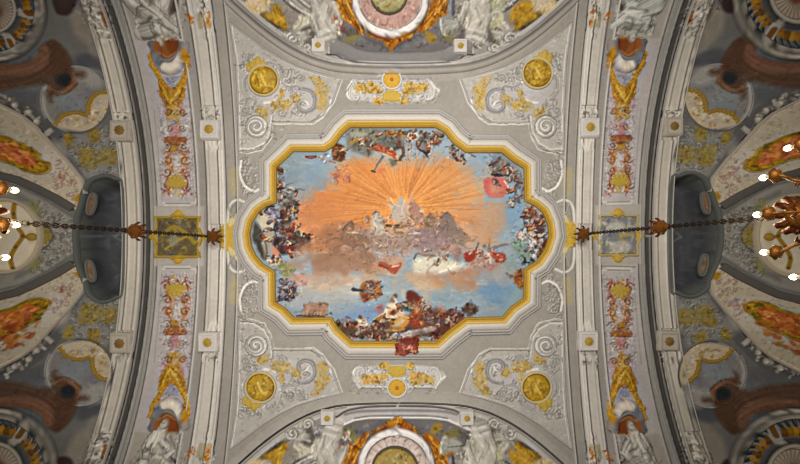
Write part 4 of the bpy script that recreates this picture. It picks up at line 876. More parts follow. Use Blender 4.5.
P('#9c7a68', [(440, 100), (470, 50), (540, 50), (580, 60), (630, 60), (625, 120), (600, 150), (530, 150), (440, 145)], 3, .92, True, .4); dabs([(450, 60), (630, 60), (620, 150), (450, 145)], ['#8a6454', '#b08c78', '#6d5044', '#a47a64', '#c2a48c'], 44, 2, .7); S('#5a4a40', 2, [(395, 145), (480, 150), (600, 152)], .85); S('#6d5648', 2.2, [(560, 60), (600, 50), (628, 58)], .8); S('#7c8480', 2, [(380, 120), (440, 110)], .6)
P('#3a4a30', [(640, 130), (660, 120), (660, 140)], 2, .8, True)
dabs([(680, 210), (780, 150), (800, 160), (800, 260), (740, 250)], ['#4a3a2c', '#2e2a20', '#7a3a2c', '#5a5a3c', '#8a5a44'], 44, 2.2, .85)
# crowded lower centre
frame(350, 296, 7.61)
P('#5a3a2e', [(0, 190), (60, 200), (160, 230), (260, 180), (400, 160), (560, 100), (720, 110), (800, 110), (800, 200), (690, 280), (560, 300), (330, 310), (0, 300)], 4, .85, True, .8)
dabs([(-60, 230), (0, 190), (160, 240), (330, 270), (330, 330), (10, 330), (-80, 270)], ['#3a2a26', '#6a4434', '#8d6a58', '#4a4a38', '#7a2c28', '#b09a8a', '#2c2420', '#a05040', '#586048'], 150, 2.2, .85)
dabs([(330, 280), (660, 250), (700, 330), (340, 335)], ['#8d7f80', '#6a3a30', '#b0a4a4', '#4a3830', '#5a6048', '#8a5a4a'], 70, 2.2, .85)
P('#c3a78c', [(60, 200), (75, 150), (100, 160), (110, 220), (80, 270), (60, 250)], 2, .9, True); dabs([(40, 190), (120, 180), (180, 220), (120, 280), (50, 260)], ['#d8c0a8', '#a58a78', '#e8dccb', '#8d6a5c'], 30, 2, .75); E('#4a382c', 75, 160, 14, 14, 0, 2, .85); E('#3d2e28', 45, 205, 18, 16, 0, 2, .85)
P('#d6b592', [(170, 180), (230, 140), (290, 90), (350, 80), (400, 110), (400, 150), (330, 180), (280, 190), (200, 200)], 2.5, .95, True); P('#e2d2b8', [(280, 60), (340, 50), (370, 80), (300, 95)], 2.5, .9, True); dabs([(180, 180), (300, 80), (390, 110), (390, 150), (250, 200)], ['#e8d2b4', '#c29a78', '#a87a5c', '#f0e4d0'], 44, 2, .65)
P('#6d3428', [(300, 130), (330, 105), (355, 130), (330, 150)], 2, .85, True); E('#5a4634', 195, 205, 26, 24, 0, 3, .85); E('#8d6a48', 320, 30, 20, 22, 0, 2.5, .8); S('#eee0cc', 2, [(330, 10), (350, 50)], .7); P('#a8605a', [(200, 90), (240, 60), (250, 100), (210, 130)], 3, .85, True)
S('#2e241e', 2.4, [(180, 190), (240, 160), (290, 175), (340, 180)], .7)
P('#c9873a', [(290, 250), (340, 190), (410, 155), (450, 160), (450, 200), (400, 250), (320, 268)], 2.5, .95, True); P('#b9b08c', [(310, 230), (380, 180), (410, 190), (360, 235)], 3, .9, True); S('#e6b25a', 2, [(290, 255), (340, 265), (410, 250)], .85); S('#d9a04a', 2.4, [(330, 200), (400, 165), (440, 165)], .8); E('#c9b9a0', 400, 185, 14, 18, 20, 2.5, .8)
P('#56605a', [(385, 70), (420, 50), (480, 60), (485, 110), (440, 120), (395, 105)], 2, .95, True); P('#2e4a44', [(425, 65), (465, 60), (470, 100), (430, 105)], 1.6, .9); P('#8aa08e', [(440, 68), (458, 68), (458, 92), (442, 92)], 1.6, .85); S('#2a2420', 1.6, [(375, 75), (400, 50), (450, 42), (490, 60)], .85)
P('#b4622c', [(450, 190), (490, 110), (540, 90), (550, 150), (560, 220), (500, 230)], 2.5, .92, True); P('#a03c24', [(460, 180), (510, 170), (545, 230), (470, 240)], 2.5, .85, True); P('#7d3c2a', [(430, 10), (470, 0), (540, 10), (550, 40), (480, 40)], 2.5, .9, True); S('#e2a860', 2, [(470, 150), (500, 120), (530, 100)], .7)
E('#a06a4a', 520, 60, 26, 30, 0, 3, .85); dabs([(430, 0), (560, 0), (560, 230), (460, 230)], ['#8a3a24', '#c47a40', '#5d2a1c', '#b0562f', '#e0a868'], 60, 2.2, .65)
P('#a7a29c', [(560, 60), (590, 40), (620, 60), (630, 130), (640, 200), (570, 190), (555, 120)], 2.5, .93, True); P('#8d8890', [(590, 100), (640, 110), (660, 160), (620, 210), (580, 170)], 3, .85, True); S('#cfcac4', 2.2, [(575, 70), (580, 130), (590, 180)], .8); S('#77727a', 2, [(560, -10), (570, 40)], .8); S('#77727a', 2, [(605, -10), (600, 40)], .8)
P('#463c3c', [(620, 130), (660, 120), (660, 180), (700, 180), (690, 200), (640, 210)], 2.5, .85, True); P('#4d5a5c', [(650, 180), (690, 170), (690, 205), (660, 210)], 2.5, .85, True)
P('#b88a74', [(680, 90), (700, 70), (715, 120), (700, 150)], 2.5, .8, True); dabs([(650, 60), (720, 70), (730, 150), (680, 160)], ['#c0907c', '#a06a5c', '#d0a898'], 20, 2, .7); P('#5f2a22', [(720, 130), (800, 110), (800, 190), (740, 180)], 3, .9, True, .5); P('#a06a50', [(740, 170), (800, 160), (800, 200), (750, 210)], 3, .7, True)
P('#5a2018', [(650, 280), (690, 240), (800, 190), (800, 240), (720, 310), (640, 330)], 3, .95, True, .5); dabs([(600, 260), (800, 200), (760, 290), (640, 330)], ['#6a2018', '#3d1814', '#8a3428', '#4a2a24'], 50, 2.4, .7)
P('#c9bfc2', [(330, 290), (400, 275), (500, 260), (600, 230), (650, 230), (640, 260), (560, 280), (480, 300), (430, 330), (350, 320)], 2, .95, True); S('#8d8894', 1.4, [(360, 310), (440, 290), (560, 262)], .7); S('#efe8e4', 1.8, [(400, 282), (500, 264), (610, 240)], .8); P('#7d8aa8', [(350, 290), (375, 280), (380, 305), (360, 315)], 2, .8, True); dabs([(330, 290), (420, 280), (440, 330), (350, 320)], ['#8a90a8', '#e0d8d4', '#5d5660', '#b09a98'], 22, 2, .75)
P('#8d5a30', [(430, 360), (520, 330), (500, 300), (440, 310)], 3, .6, True)
dabs([(130, 240), (300, 230), (290, 310), (140, 310)], ['#e8dccb', '#3a2a24', '#7a4a3a', '#556048', '#a88a74', '#2e2622'], 50, 1.8, .8)
frame(450, 296, 7.61)
E('#54453c', 150, 105, 56, 44, 0, 4, .95, 2); dabs([(95, 80), (150, 60), (210, 90), (190, 150), (110, 150)], ['#6a5a4e', '#3d322e', '#7a6658', '#4a3a34'], 40, 2, .8)
P('#4f2620', [(-10, 110), (40, 110), (100, 140), (105, 170), (40, 220), (-10, 250)], 3, .95, True, .5); dabs([(-10, 110), (90, 130), (100, 170), (0, 240)], ['#6a2a22', '#3a1c1a', '#8a5a4a', '#57403c', '#b08a78'], 44, 2.2, .75)
frame(350, 238, 7.61)
P('#96602c', [(70, 380), (110, 330), (180, 320), (235, 360), (235, 420), (190, 464), (80, 464)], 2.5, .93, True, .5); dabs([(80, 350), (180, 325), (235, 380), (200, 464), (90, 464)], ['#a86c30', '#7a4018', '#b98a54', '#5d4630', '#c48a50'], 44, 2, .75); S('#3d3c44', 3, [(20, 395), (90, 400), (130, 410), (180, 430)], .9, 2); S('#75829a', 2.4, [(110, 405), (150, 410), (200, 420)], .85); P('#7a3a28', [(90, 430), (140, 430), (140, 470), (100, 490)], 2.5, .9, True)
S('#33302f', 2, [(200, 350), (230, 330)], .6)
P('#693226', [(430, 420), (470, 400), (520, 430), (530, 480), (440, 480)], 2.5, .95, True); P('#aaa8a4', [(550, 410), (580, 400), (610, 410), (620, 480), (555, 480)], 2.5, .9, True); E('#5a4638', 340, 440, 18, 16, 0, 2.5, .85); P('#b8b0a4', [(380, 400), (410, 390), (420, 440), (390, 450)], 3, .7, True)
# --- second pass: middle tones that bind the groups, then broken flecks of each group's own colours
def fleck(q, n, size=1.6, amp=.5):
    for p in inpoly(q, n):
        w = plan(tp([p]))[0]; col = sample(w[:1], w[1:])[0]; t = rng.random() * 3.14; L = size * (0.6 + 1.6 * rng.random())
        g = 1 + amp * (1.7 * rng.random() - 1); d = np.array([math.cos(t), math.sin(t) * .7]) * L / 2
        S(np.clip(col * g + (rng.random(3) - .5) * .035, 0.03, .97), size * (.4 + .6 * rng.random()), [p - d, p + d], .75, size * .3, soft=.8)
frame()
for a in ((355, 236, 46, 14, '#9a7666', .55), (330, 238, 24, 12, '#a06c4a', .6), (400, 243, 50, 10, '#94786e', .6), (440, 232, 22, 16, '#86706a', .6), (345, 262, 60, 12, '#8f6a52', .6), (420, 252, 40, 8, '#a58c80', .6), (300, 245, 16, 12, '#8a5c44', .6), (288, 222, 10, 18, '#4b403c', .5), (375, 142, 44, 10, '#6a6258', .45), (430, 142, 22, 10, '#6a5a52', .45), (505, 158, 20, 14, '#75707a', .4), (540, 225, 8, 24, '#5b4a44', .5), (385, 330, 60, 10, '#5f4438', .55), (430, 320, 30, 14, '#6d4032', .5), (355, 332, 24, 8, '#55443a', .55)):
    G(a[4], a[0], a[1], a[2], a[3], a[5], .7)
# horses of the chariot, driver and attendants
frame(250, 120, 2.0167)
for col, q in (('#9a8478', [(225, 234), (255, 226), (300, 232), (332, 240), (326, 262), (270, 264), (230, 256)]), ('#8a6850', [(178, 240), (186, 222), (193, 210), (200, 203), (211, 210), (204, 221), (212, 231), (235, 235), (241, 250), (215, 257), (190, 251)]), ('#b5ab9e', [(246, 192), (252, 184), (260, 185), (268, 200), (271, 226), (252, 232), (243, 212)]), ('#957c80', [(330, 238), (352, 228), (390, 236), (400, 256), (350, 264), (328, 256)]), ('#86736a', [(381, 197), (395, 184), (408, 193), (421, 214), (442, 236), (430, 251), (396, 241), (393, 216), (387, 205)]), ('#b3a498', [(287, 182), (293, 168), (301, 158), (311, 168), (319, 196), (304, 207), (289, 202)]), ('#a57c6c', [(322, 172), (332, 164), (342, 176), (346, 204), (330, 210), (322, 192)]), ('#7d6450', [(352, 196), (366, 188), (374, 200), (366, 214), (352, 212)])):
    P(col, q, 2.2, .82, True, .5); dabs(q, [col, '#6d564a', '#c4b09c', '#a08878'], 16, 1.7, .5)
for w, col, q in ((1.6, '#7d5e48', [(186, 238), (166, 240), (146, 249)]), (1.4, '#85664f', [(192, 250), (172, 257), (166, 266)]), (1.4, '#8a7264', [(426, 236), (446, 243), (459, 234)]), (1.3, '#8a7264', [(420, 248), (440, 258), (452, 256)]), (1.2, '#b89c88', [(316, 172), (325, 160), (328, 148)]), (1.2, '#a89484', [(291, 172), (282, 166), (278, 156)]), (1.0, '#5a4436', [(187, 222), (199, 205), (210, 211)]), (1.0, '#55443c', [(384, 197), (396, 187), (408, 194)]), (1.0, '#5a483e', [(247, 190), (253, 184), (262, 187)]), (1.2, '#6a5038', [(272, 214), (300, 217), (322, 213)]), (1.1, '#7d6658', [(240, 258), (232, 268), (240, 276)]), (1.1, '#7d6658', [(310, 260), (306, 272)]), (1.1, '#8a7470', [(352, 260), (346, 270)])):
    S(col, w, q, .8, w * .6)
frame()
for q in ([(376, 213), (374, 222), (378, 230)], [(404, 200), (402, 208), (404, 216)], [(400, 206), (394, 204), (390, 198)], [(384, 232), (392, 236)], [(346, 232), (358, 232)], [(404, 234), (420, 232)]): S('#d8c8b4', 1.2, q, .7)
ALLF = [(276, 150, 18, 46), (262, 222, 12, 40), (292, 225, 22, 44), (285, 285, 22, 28), (345, 146, 40, 18), (395, 146, 34, 26), (432, 148, 26, 18), (460, 156, 14, 10), (502, 170, 24, 34), (530, 200, 18, 30), (530, 238, 22, 44), (300, 245, 26, 16), (340, 240, 40, 22), (385, 232, 40, 32), (435, 232, 40, 30), (440, 262, 34, 22), (482, 256, 30, 20), (370, 264, 24, 12), (372, 294, 18, 16), (314, 309, 22, 10), (350, 330, 34, 14), (395, 322, 40, 24), (440, 322, 34, 20), (470, 312, 12, 8), (515, 275, 10, 16), (385, 336, 60, 8)]
for cx, cy, w, h in ALLF:
    w *= .85; h *= .85
    fleck([(cx - w, cy - h / 2), (cx, cy - h), (cx + w, cy - h / 2), (cx + w, cy + h / 2), (cx, cy + h), (cx - w, cy + h / 2)], int(w * h * .2), 1.5, .36)
fleck([(285, 155), (520, 155), (520, 315), (285, 315)], 700, 3, .09)
# the hand of the painter: outlines wander by a pixel or so
def wander(q, amp):
    p = plan(q); i0, i1, j0, j1 = win(p.min(0), p.max(0)); J, I = np.mgrid[j0:j1, i0:i1]
    n1, n2 = N_MID[j0:j1, i0:i1], N_MID[::-1, ::-1][j0:j1, i0:i1]
    y = np.clip(J + n1 * amp / RES, 0, NY - 1).astype(int); x = np.clip(I + n2 * amp / RES, 0, NX - 1).astype(int)
    CV[j0:j1, i0:i1] = CV[y, x]
for a in ((312, 178, 30, 15, '#8098ad', .75), (300, 192, 20, 12, '#8a9aa4', .6), (325, 170, 20, 10, '#8ba3b6', .6), (455, 280, 40, 15, '#b58d74', .6), (430, 288, 24, 9, '#c9b096', .6), (470, 272, 22, 10, '#b98468', .5), (492, 292, 22, 14, '#7398be', .6), (345, 318, 24, 10, '#7c95b6', .6), (500, 275, 14, 12, '#a8b0b0', .5), (490, 214, 20, 34, '#c39a78', .55), (478, 240, 22, 14, '#c59a74', .5), (300, 278, 24, 10, '#bb9f8e', .6), (325, 290, 26, 9, '#b7a292', .6), (318, 300, 26, 10, '#a6a7a8', .6), (330, 268, 40, 10, '#a98670', .5), (395, 286, 24, 8, '#b7a898', .5)):
    G(a[4], a[0], a[1], a[2], a[3], a[5], .9)
# small bodies: dark shade, coloured drapery, pale limbs and heads
SKIN = ['#d2a98a', '#c08a68', '#e3c7a8', '#a8745a', '#d8b498']; CLOTH = ['#8a3428', '#a5562c', '#6a6f78', '#b9b2a6', '#5d6a58', '#b88a3a', '#7d6a80', '#4d5a72', '#cfc6b8', '#70403a']
def crowd(q, n, size=5.0, dark='#352822', cloth=CLOTH, al=.85):
    for p in inpoly(q, n):
        t = rng.random() * 6.28; d = np.array([math.cos(t), math.sin(t) * .8]); nn = np.array([-d[1], d[0]]); s = size * (.6 + .7 * rng.random())
        S(dark, s * .55, [p - d * s * .6 + [0, .8], p + d * s * .5 + [.4, 1]], al, s * .3)
        S(cloth[rng.integers(len(cloth))], s * .45, [p - d * s * .45, p + nn * s * .12, p + d * s * .35], al, s * .25)
        k = SKIN[rng.integers(5)]
        for _ in range(2):
            e = d * (rng.random() - .4) * s + nn * (rng.random() - .5) * s * 1.5; S(k, s * .17, [p + d * s * .2, p + e * .6 + nn * .4, p + e], al, s * .1, soft=.8)
        E(k, *(p + d * s * .62), s * .15, None, 0, .8, al); E(dark, *(p + d * s * .74), s * .13, None, 0, .8, .7)
frame()
crowd([(258, 205), (285, 190), (300, 205), (305, 245), (275, 262), (255, 240)], 16, 6.5); crowd([(276, 165), (290, 175), (298, 200), (276, 200)], 9, 5, '#3a3430')
crowd([(333, 138), (350, 129), (436, 129), (444, 140), (425, 150), (395, 148), (360, 152), (340, 150)], 24, 6, '#3b332c', ['#6a6f68', '#8a8272', '#a5562c', '#7d7a6c', '#b0a48a', '#5d5a50']); crowd([(446, 145), (464, 155), (462, 162), (450, 154)], 5, 4)
crowd([(490, 160), (503, 155), (514, 168), (522, 180), (520, 200), (508, 205), (506, 182), (494, 176)], 18, 5, '#3c3436'); crowd([(524, 206), (540, 212), (548, 235), (540, 258), (528, 252), (532, 230), (516, 236), (524, 222)], 18, 6)
crowd([(336, 326), (360, 322), (385, 304), (420, 298), (442, 304), (466, 316), (448, 330), (436, 340), (354, 340)], 30, 6.5, '#3a2620', CLOTH, .7); crowd([(277, 282), (296, 282), (298, 300), (277, 302)], 10, 4, '#2c2834', ['#4a4658', '#6d6a7c', '#8d8a98', '#3d3a48'])
crowd([(320, 240), (345, 222), (375, 215), (400, 212), (420, 214), (448, 220), (460, 238), (430, 246), (340, 250)], 26, 5.5, '#6d564a', ['#a08878', '#b59c8c', '#8a7068', '#c7b09c', '#94808a'], .6)
crowd([(425, 250), (445, 244), (450, 262), (430, 266)], 6, 4.5, '#6a5448', ['#a48470', '#cbb096', '#9aa0a8'], .75); crowd([(470, 248), (500, 250), (504, 262), (472, 264)], 8, 4.5, '#6a3830', ['#b0382a', '#c8a898', '#a8503c'], .8)
crowd([(362, 284), (380, 282), (382, 298), (364, 300)], 6, 4.5, '#4a3020', ['#96602c', '#b07838', '#6d7488'], .8); crowd([(332, 160), (352, 166), (350, 180), (334, 178)], 5, 4, '#8a5040', ['#b0604a', '#c77a58'], .6)
wander([(245, 120), (556, 350)], .03)
# red drapery that spills over the lower edge of the frame
SPILL = [(398, 341), (402, 338), (412, 337), (419, 338), (420, 346), (421, 351), (416, 355), (410, 353), (405, 357), (397, 356), (394, 355), (393, 348), (394, 343)]
frame()
P('#7e3a2e', SPILL, 1.6, .97, True, .6); dabs(SPILL, ['#a04a38', '#5a2a22', '#b86a54', '#8a3a2a', '#6d4438', '#c08a70'], 60, 2, .8)
# general small-scale brushwork
frame()
for i in range(700):
    c = inpoly([(280, 155), (520, 155), (520, 315), (280, 315)], 1)[0]
    p0 = plan([c])[0]; col = sample(p0[:1], p0[1:])[0]
    S(np.clip(col * (0.85 + 0.3 * rng.random()) + (rng.random(3) - .5) * .04, 0, 1), 1.2, [c, c + (rng.random(2) - .5) * [6, 3]], .5, .6)
# stucco fields: broken flecks in each ornamented zone, medallions and sprays
def q_fleck():
    frame()
    fleck(SPAN, 420, 1.5, .2); fleck([(158, 60), (190, 60), (197, 200), (160, 200)], 420, 1.5, .3)
    fleck([(236, 150), (262, 150), (262, 232), (238, 232)], 110, 1.6, .22)
    fleck([(58, 136), (108, 126), (122, 150), (122, 178), (84, 176)], 200, 1.6, .35)
    fleck([(0, 104), (50, 142), (84, 182), (78, 208), (34, 187), (0, 176)], 240, 1.6, .25)
    fleck([(38, 198), (76, 222), (74, 237), (40, 237)], 120, 1.6, .3)
    fleck([(46, 72), (108, 72), (108, 128), (50, 128)], 200, 2, .16)
    fleck([(0, 64), (60, 40), (84, 70), (60, 98), (0, 92)], 120, 2.4, .12)
    fleck([(240, 0), (330, 0), (330, 60), (290, 40)], 260, 2, .2)
    fleck([(118, -10), (190, -10), (180, 46), (150, 40)], 220, 2, .35); fleck([(60, -10), (112, -10), (116, 40), (90, 30)], 160, 2, .35)
quads(q_fleck)
for my in (False, True):
    mirror(False, my); fleck([(335, 0), (450, 0), (450, 42), (391, 54), (335, 42)], 420, 2, .3); fleck([(432, -10), (500, -10), (500, 46), (440, 46)], 260, 2, .25); fleck([(350, 78), (442, 78), (440, 104), (352, 104)], 260, 1.5, .3)
mirror()
for u, v_ in ((264, 81), (537, 74), (261, 387), (536, 387)):
    E('#6d5310', u, v_, 14.6, None, 0, 1.5); E('#a07f1c', u, v_, 13.4, None, 0, 2); E('#b09026', u - 1, v_ - 1, 10, None, 0, 4, .6)
    q = [(u + 13 * math.cos(t), v_ + 13 * math.sin(t)) for t in np.linspace(0, 6.28, 16, endpoint=False)]
    dabs(q, ['#8a6812', '#c39a2c', '#a8801c', '#765a10', '#d2ae48'], 60, 2.2, .55); S('#d8b85c', 2.4, [(u - 2, v_ - 5), (u, v_), (u + 3, v_ + 5)], .6); S('#6f5410', 1.4, [(u - 6, v_ - 2), (u - 4, v_ + 6)], .6)
def box(A, r):
    for ax in (0, 1):
        n = A.shape[ax]; P_ = np.concatenate([np.repeat(np.take(A, [0], ax), r + 1, ax), A, np.repeat(np.take(A, [n - 1], ax), r, ax)], ax)
        S_ = np.cumsum(P_, ax, dtype=np.float64); A = ((np.take(S_, np.arange(2 * r + 1, n + 2 * r + 1), ax) - np.take(S_, np.arange(0, n), ax)) / (2 * r + 1)).astype(np.float32)
    return A
# crisper brush drawing
p = plan(GI); i0, i1, j0, j1 = win(p.min(0), p.max(0))
_in = np.zeros((NY, NX, 1), np.float32)
_in[j0:j1, i0:i1, 0] = inside((X0 + np.arange(i0, i1) * RES)[None, :], (Y0 + np.arange(j0, j1) * RES)[:, None], p)
CV += (0.7 - .2 * _in) * (CV - box(CV, 3)) + 0.35 * (CV - box(CV, 16))
_g = CV.mean(2, keepdims=True)
CV = CV + _in * ((_g + (CV - _g) * .93) * np.array([.9, .885, .87], np.float32) - CV)   # aged, slightly dulled fresco pigments
CV *= np.array([1.0, .99, .968], np.float32)
np.clip(CV, 0.02, 1, out=CV)
# plaster mottling (dirt and repairs) over everything outside the sky
CV *= (1 + 0.05 * N_BIG + 0.05 * N_ROUGH)[..., None]
np.clip(CV, 0.01, 1, out=CV)
# ================================================================== THE ROOM
frame(); mirror()
def full_arch(s, right=False, v0=-40, v1=512, n=60):
    a = arch(s, v0, v1, n)
    return flipx(a) if right else a
RESG = 0.026
gxs = np.arange(-11.6, 11.6, RESG); gys = np.arange(-7.6, 7.6, RESG)
fx = (gxs[1:] + gxs[:-1]) / 2; fy = (gys[1:] + gys[:-1]) / 2
FX, FY = fx[None, :], fy[:, None]
fres = inside(FX, FY, plan(GI))
nl, nr = inside(FX, FY, plan(NICHE_L)), inside(FX, FY, plan(NICHE_R))
def xcurve(s, right):
    p = plan(full_arch(s, right, -60, 530)); o = np.argsort(p[:, 1]); return np.interp(fy, p[o, 1], p[o, 0])[:, None]
xl, xli, xr, xri = xcurve(123.6, False), xcurve(238, False), xcurve(123.6, True), xcurve(238, True)
lt = np.vstack([L1s, (802 - L1s[::-1, 0])[:, None] * [1, 0] + L1s[::-1] * [0, 1]])
pt_ = plan(lt); lb_ = plan(lt * [1, -1] + [0, 472])
o = np.argsort(pt_[:, 0]); ytop = np.interp(fx, pt_[o, 0], pt_[o, 1], -9, -9)[None, :]
o = np.argsort(lb_[:, 0]); ybot = np.interp(fx, lb_[o, 0], lb_[o, 1], 9, 9)[None, :]
mid = (FX >= xli) & (FX <= xri)
top, bot = mid & (FY < ytop), mid & (FY > ybot)
REG = [('ceiling', mid & ~top & ~bot & ~fres), ('wall_back', top), ('wall_front', bot),
       ('trim_1', (FX >= xl) & (FX < xli)), ('trim_2', (FX > xri) & (FX <= xr)),
       ('wall_left', (FX < xl) & ~nl), ('wall_right', (FX > xr) & ~nr)]
for name, k in REG:
    v, f = grid_mesh(gxs, gys, k, np.zeros((len(gys), len(gxs))))
    tag(build(name, v, f, M_PAINT, None, sample(v[:, 0], v[:, 1])), kind='structure')

# ------------------------------------------------------------------ the fresco and its frame
t = root('ceiling_fresco', (401, 236), 'large lobed sky fresco with orange sunburst and chariot in the middle of the vault', 'painting')
r2 = 0.019; px = plan(GI); fgx = np.arange(px[:, 0].min() - .03, px[:, 0].max() + .03, r2); fgy = np.arange(px[:, 1].min() - .03, px[:, 1].max() + .03, r2)
k = inside(((fgx[1:] + fgx[:-1]) / 2)[None, :], ((fgy[1:] + fgy[:-1]) / 2)[:, None], px)
v, f = grid_mesh(fgx, fgy, k, np.zeros((len(fgy), len(fgx))))
build('painted_sky', v, f, M_FRESCO, t, sample(v[:, 0], v[:, 1]))
t = root('fresco_frame', (401, 343), 'stepped white plaster and gilt frame running round the central sky fresco', 'picture frame')
area = sum(px[i - 1, 0] * px[i, 1] - px[i, 0] * px[i - 1, 1] for i in range(len(px)))
sg = -1 if area > 0 else 1       # sideways direction that points out of the picture
m = mpp((401, 126))
def fp(lst): return [(sg * d * m, h) for d, h in lst]
sweep('gilt_moulding', M_GILT, t, GI, fp([(-2.2, -.02), (-2.0, .05), (-1.2, .09), (-.3, .10), (.4, .07), (1.4, .09), (2.3, .15), (3.1, .16), (3.6, .12), (3.7, -.02)]), True, colour=['#8a6414', '#94701c', '#b08a2a', '#7d5c12', '#a07a1e', '#b8902e', '#d2ac4a', '#d8b454', '#94701c', '#6a4e14'])
sweep('white_cove', M_STUCCO, t, GI, fp([(3.6, -.02), (3.6, .13), (4.6, .17), (6.2, .18), (8.6, .11), (10.4, .10), (10.6, -.02)]), True, colour=['#8d8578', '#b5ac9f', '#c6beb1', '#c4bcb0', '#bdb5a9', '#afa79d', '#8a847c'])
sweep('outer_moulding', M_STUCCO, t, GI, fp([(10.5, -.02), (10.5, .11), (11.2, .14), (12.2, .14), (12.6, .09), (13.6, .07), (14.6, .09), (15.2, .07), (15.3, -.02)]), True, colour=['#837d77', '#98928b', '#aaa49d', '#9c968f', '#77716b', '#a09a93', '#a8a29b', '#8a847e', '#77716b'])
t = root('painted_drapery', (407, 348), 'red figure and drapery spilling over the lower edge of the gilt frame', 'relief')
relief('drapery_folds', M_PAINT, t, [(398, 343, 4, 404, 347, 5, .8), (404, 346, 6, 413, 343, 5, .8), (413, 342, 5, 418, 347, 4, .8), (397, 352, 3.5, 404, 352, 4, .8), (408, 351, 4.5, 416, 351, 4, .8), (402, 340, 3, 412, 339, 3, .7)], poly=SPILL, lift=.2, edge=.1, bump=.05)

# ------------------------------------------------------------------ transverse arch mouldings (parts of the two arches' trim)
mq = mpp((140, 236))
n_trim = 3
def struct_sweep(path, prof, colour):
    global n_trim
    o = sweep('trim_%d' % n_trim, M_STUCCO, None, path, prof, colour=colour, resample=.12); n_trim += 1
    return tag(o, kind='structure')
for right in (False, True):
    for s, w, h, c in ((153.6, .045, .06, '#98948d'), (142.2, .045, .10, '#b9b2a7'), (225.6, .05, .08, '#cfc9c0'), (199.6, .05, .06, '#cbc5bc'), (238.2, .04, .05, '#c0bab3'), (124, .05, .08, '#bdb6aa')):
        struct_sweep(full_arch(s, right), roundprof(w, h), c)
    # pilaster faces stand proud of the arch, with a sunk middle
    for a, b, lo, hi, hgt in ((209, 225, 150, 224, .05), (209, 225, 250, 331, .05), (209, 225, 22, 106, .05), (209, 225, 357, 450, .05)):
        s = (a + b) / 2; w = (b - a) * mq
        p = full_arch(s, right, lo, hi, 20)
        o = sweep('pilaster_strip', M_PAINT, None, p, panelprof(w, hgt), resample=.12, smooth=False)
        side = 'right' if right else 'left'
        where = {150: 'just above the middle of the %s arch', 250: 'just below the middle of the %s arch', 22: 'at the upper end of the %s arch', 357: 'at the lower end of the %s arch'}[lo] % side
        tag(o, 'pale plaster pilaster strip beside the central field, ' + where, 'pilaster', 'inner pilaster strips of the arches')
    for lo, hi in ((143, 330), (40, 113), (353, 432)):
        s, w = 133, 16 * mq
        o = sweep('pilaster_strip', M_PAINT, None, full_arch(s, right, lo, hi, 24), panelprof(w, .07), resample=.12, smooth=False)
        side = 'right' if right else 'left'
        where = {143: 'alongside the dark recess of the %s bay', 40: 'between boss and putto at the upper end of the %s arch', 353: 'between boss and putto at the lower end of the %s arch'}[lo] % side
        tag(o, 'pale outer pilaster strip ' + where, 'pilaster', 'outer pilaster strips of the arches')
# lunette ribs and ledges
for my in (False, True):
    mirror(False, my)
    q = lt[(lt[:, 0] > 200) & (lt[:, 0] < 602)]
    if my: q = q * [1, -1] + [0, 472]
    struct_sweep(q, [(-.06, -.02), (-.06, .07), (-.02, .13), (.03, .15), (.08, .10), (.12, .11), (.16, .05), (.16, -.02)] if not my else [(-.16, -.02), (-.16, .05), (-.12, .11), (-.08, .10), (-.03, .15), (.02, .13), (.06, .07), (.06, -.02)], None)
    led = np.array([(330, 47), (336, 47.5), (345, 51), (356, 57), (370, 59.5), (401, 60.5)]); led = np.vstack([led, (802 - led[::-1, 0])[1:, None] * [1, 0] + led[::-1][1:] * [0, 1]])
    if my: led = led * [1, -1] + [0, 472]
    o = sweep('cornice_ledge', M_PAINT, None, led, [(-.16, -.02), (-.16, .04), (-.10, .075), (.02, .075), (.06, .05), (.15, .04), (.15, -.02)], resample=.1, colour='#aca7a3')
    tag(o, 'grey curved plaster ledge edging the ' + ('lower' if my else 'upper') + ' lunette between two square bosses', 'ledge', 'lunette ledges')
mirror()

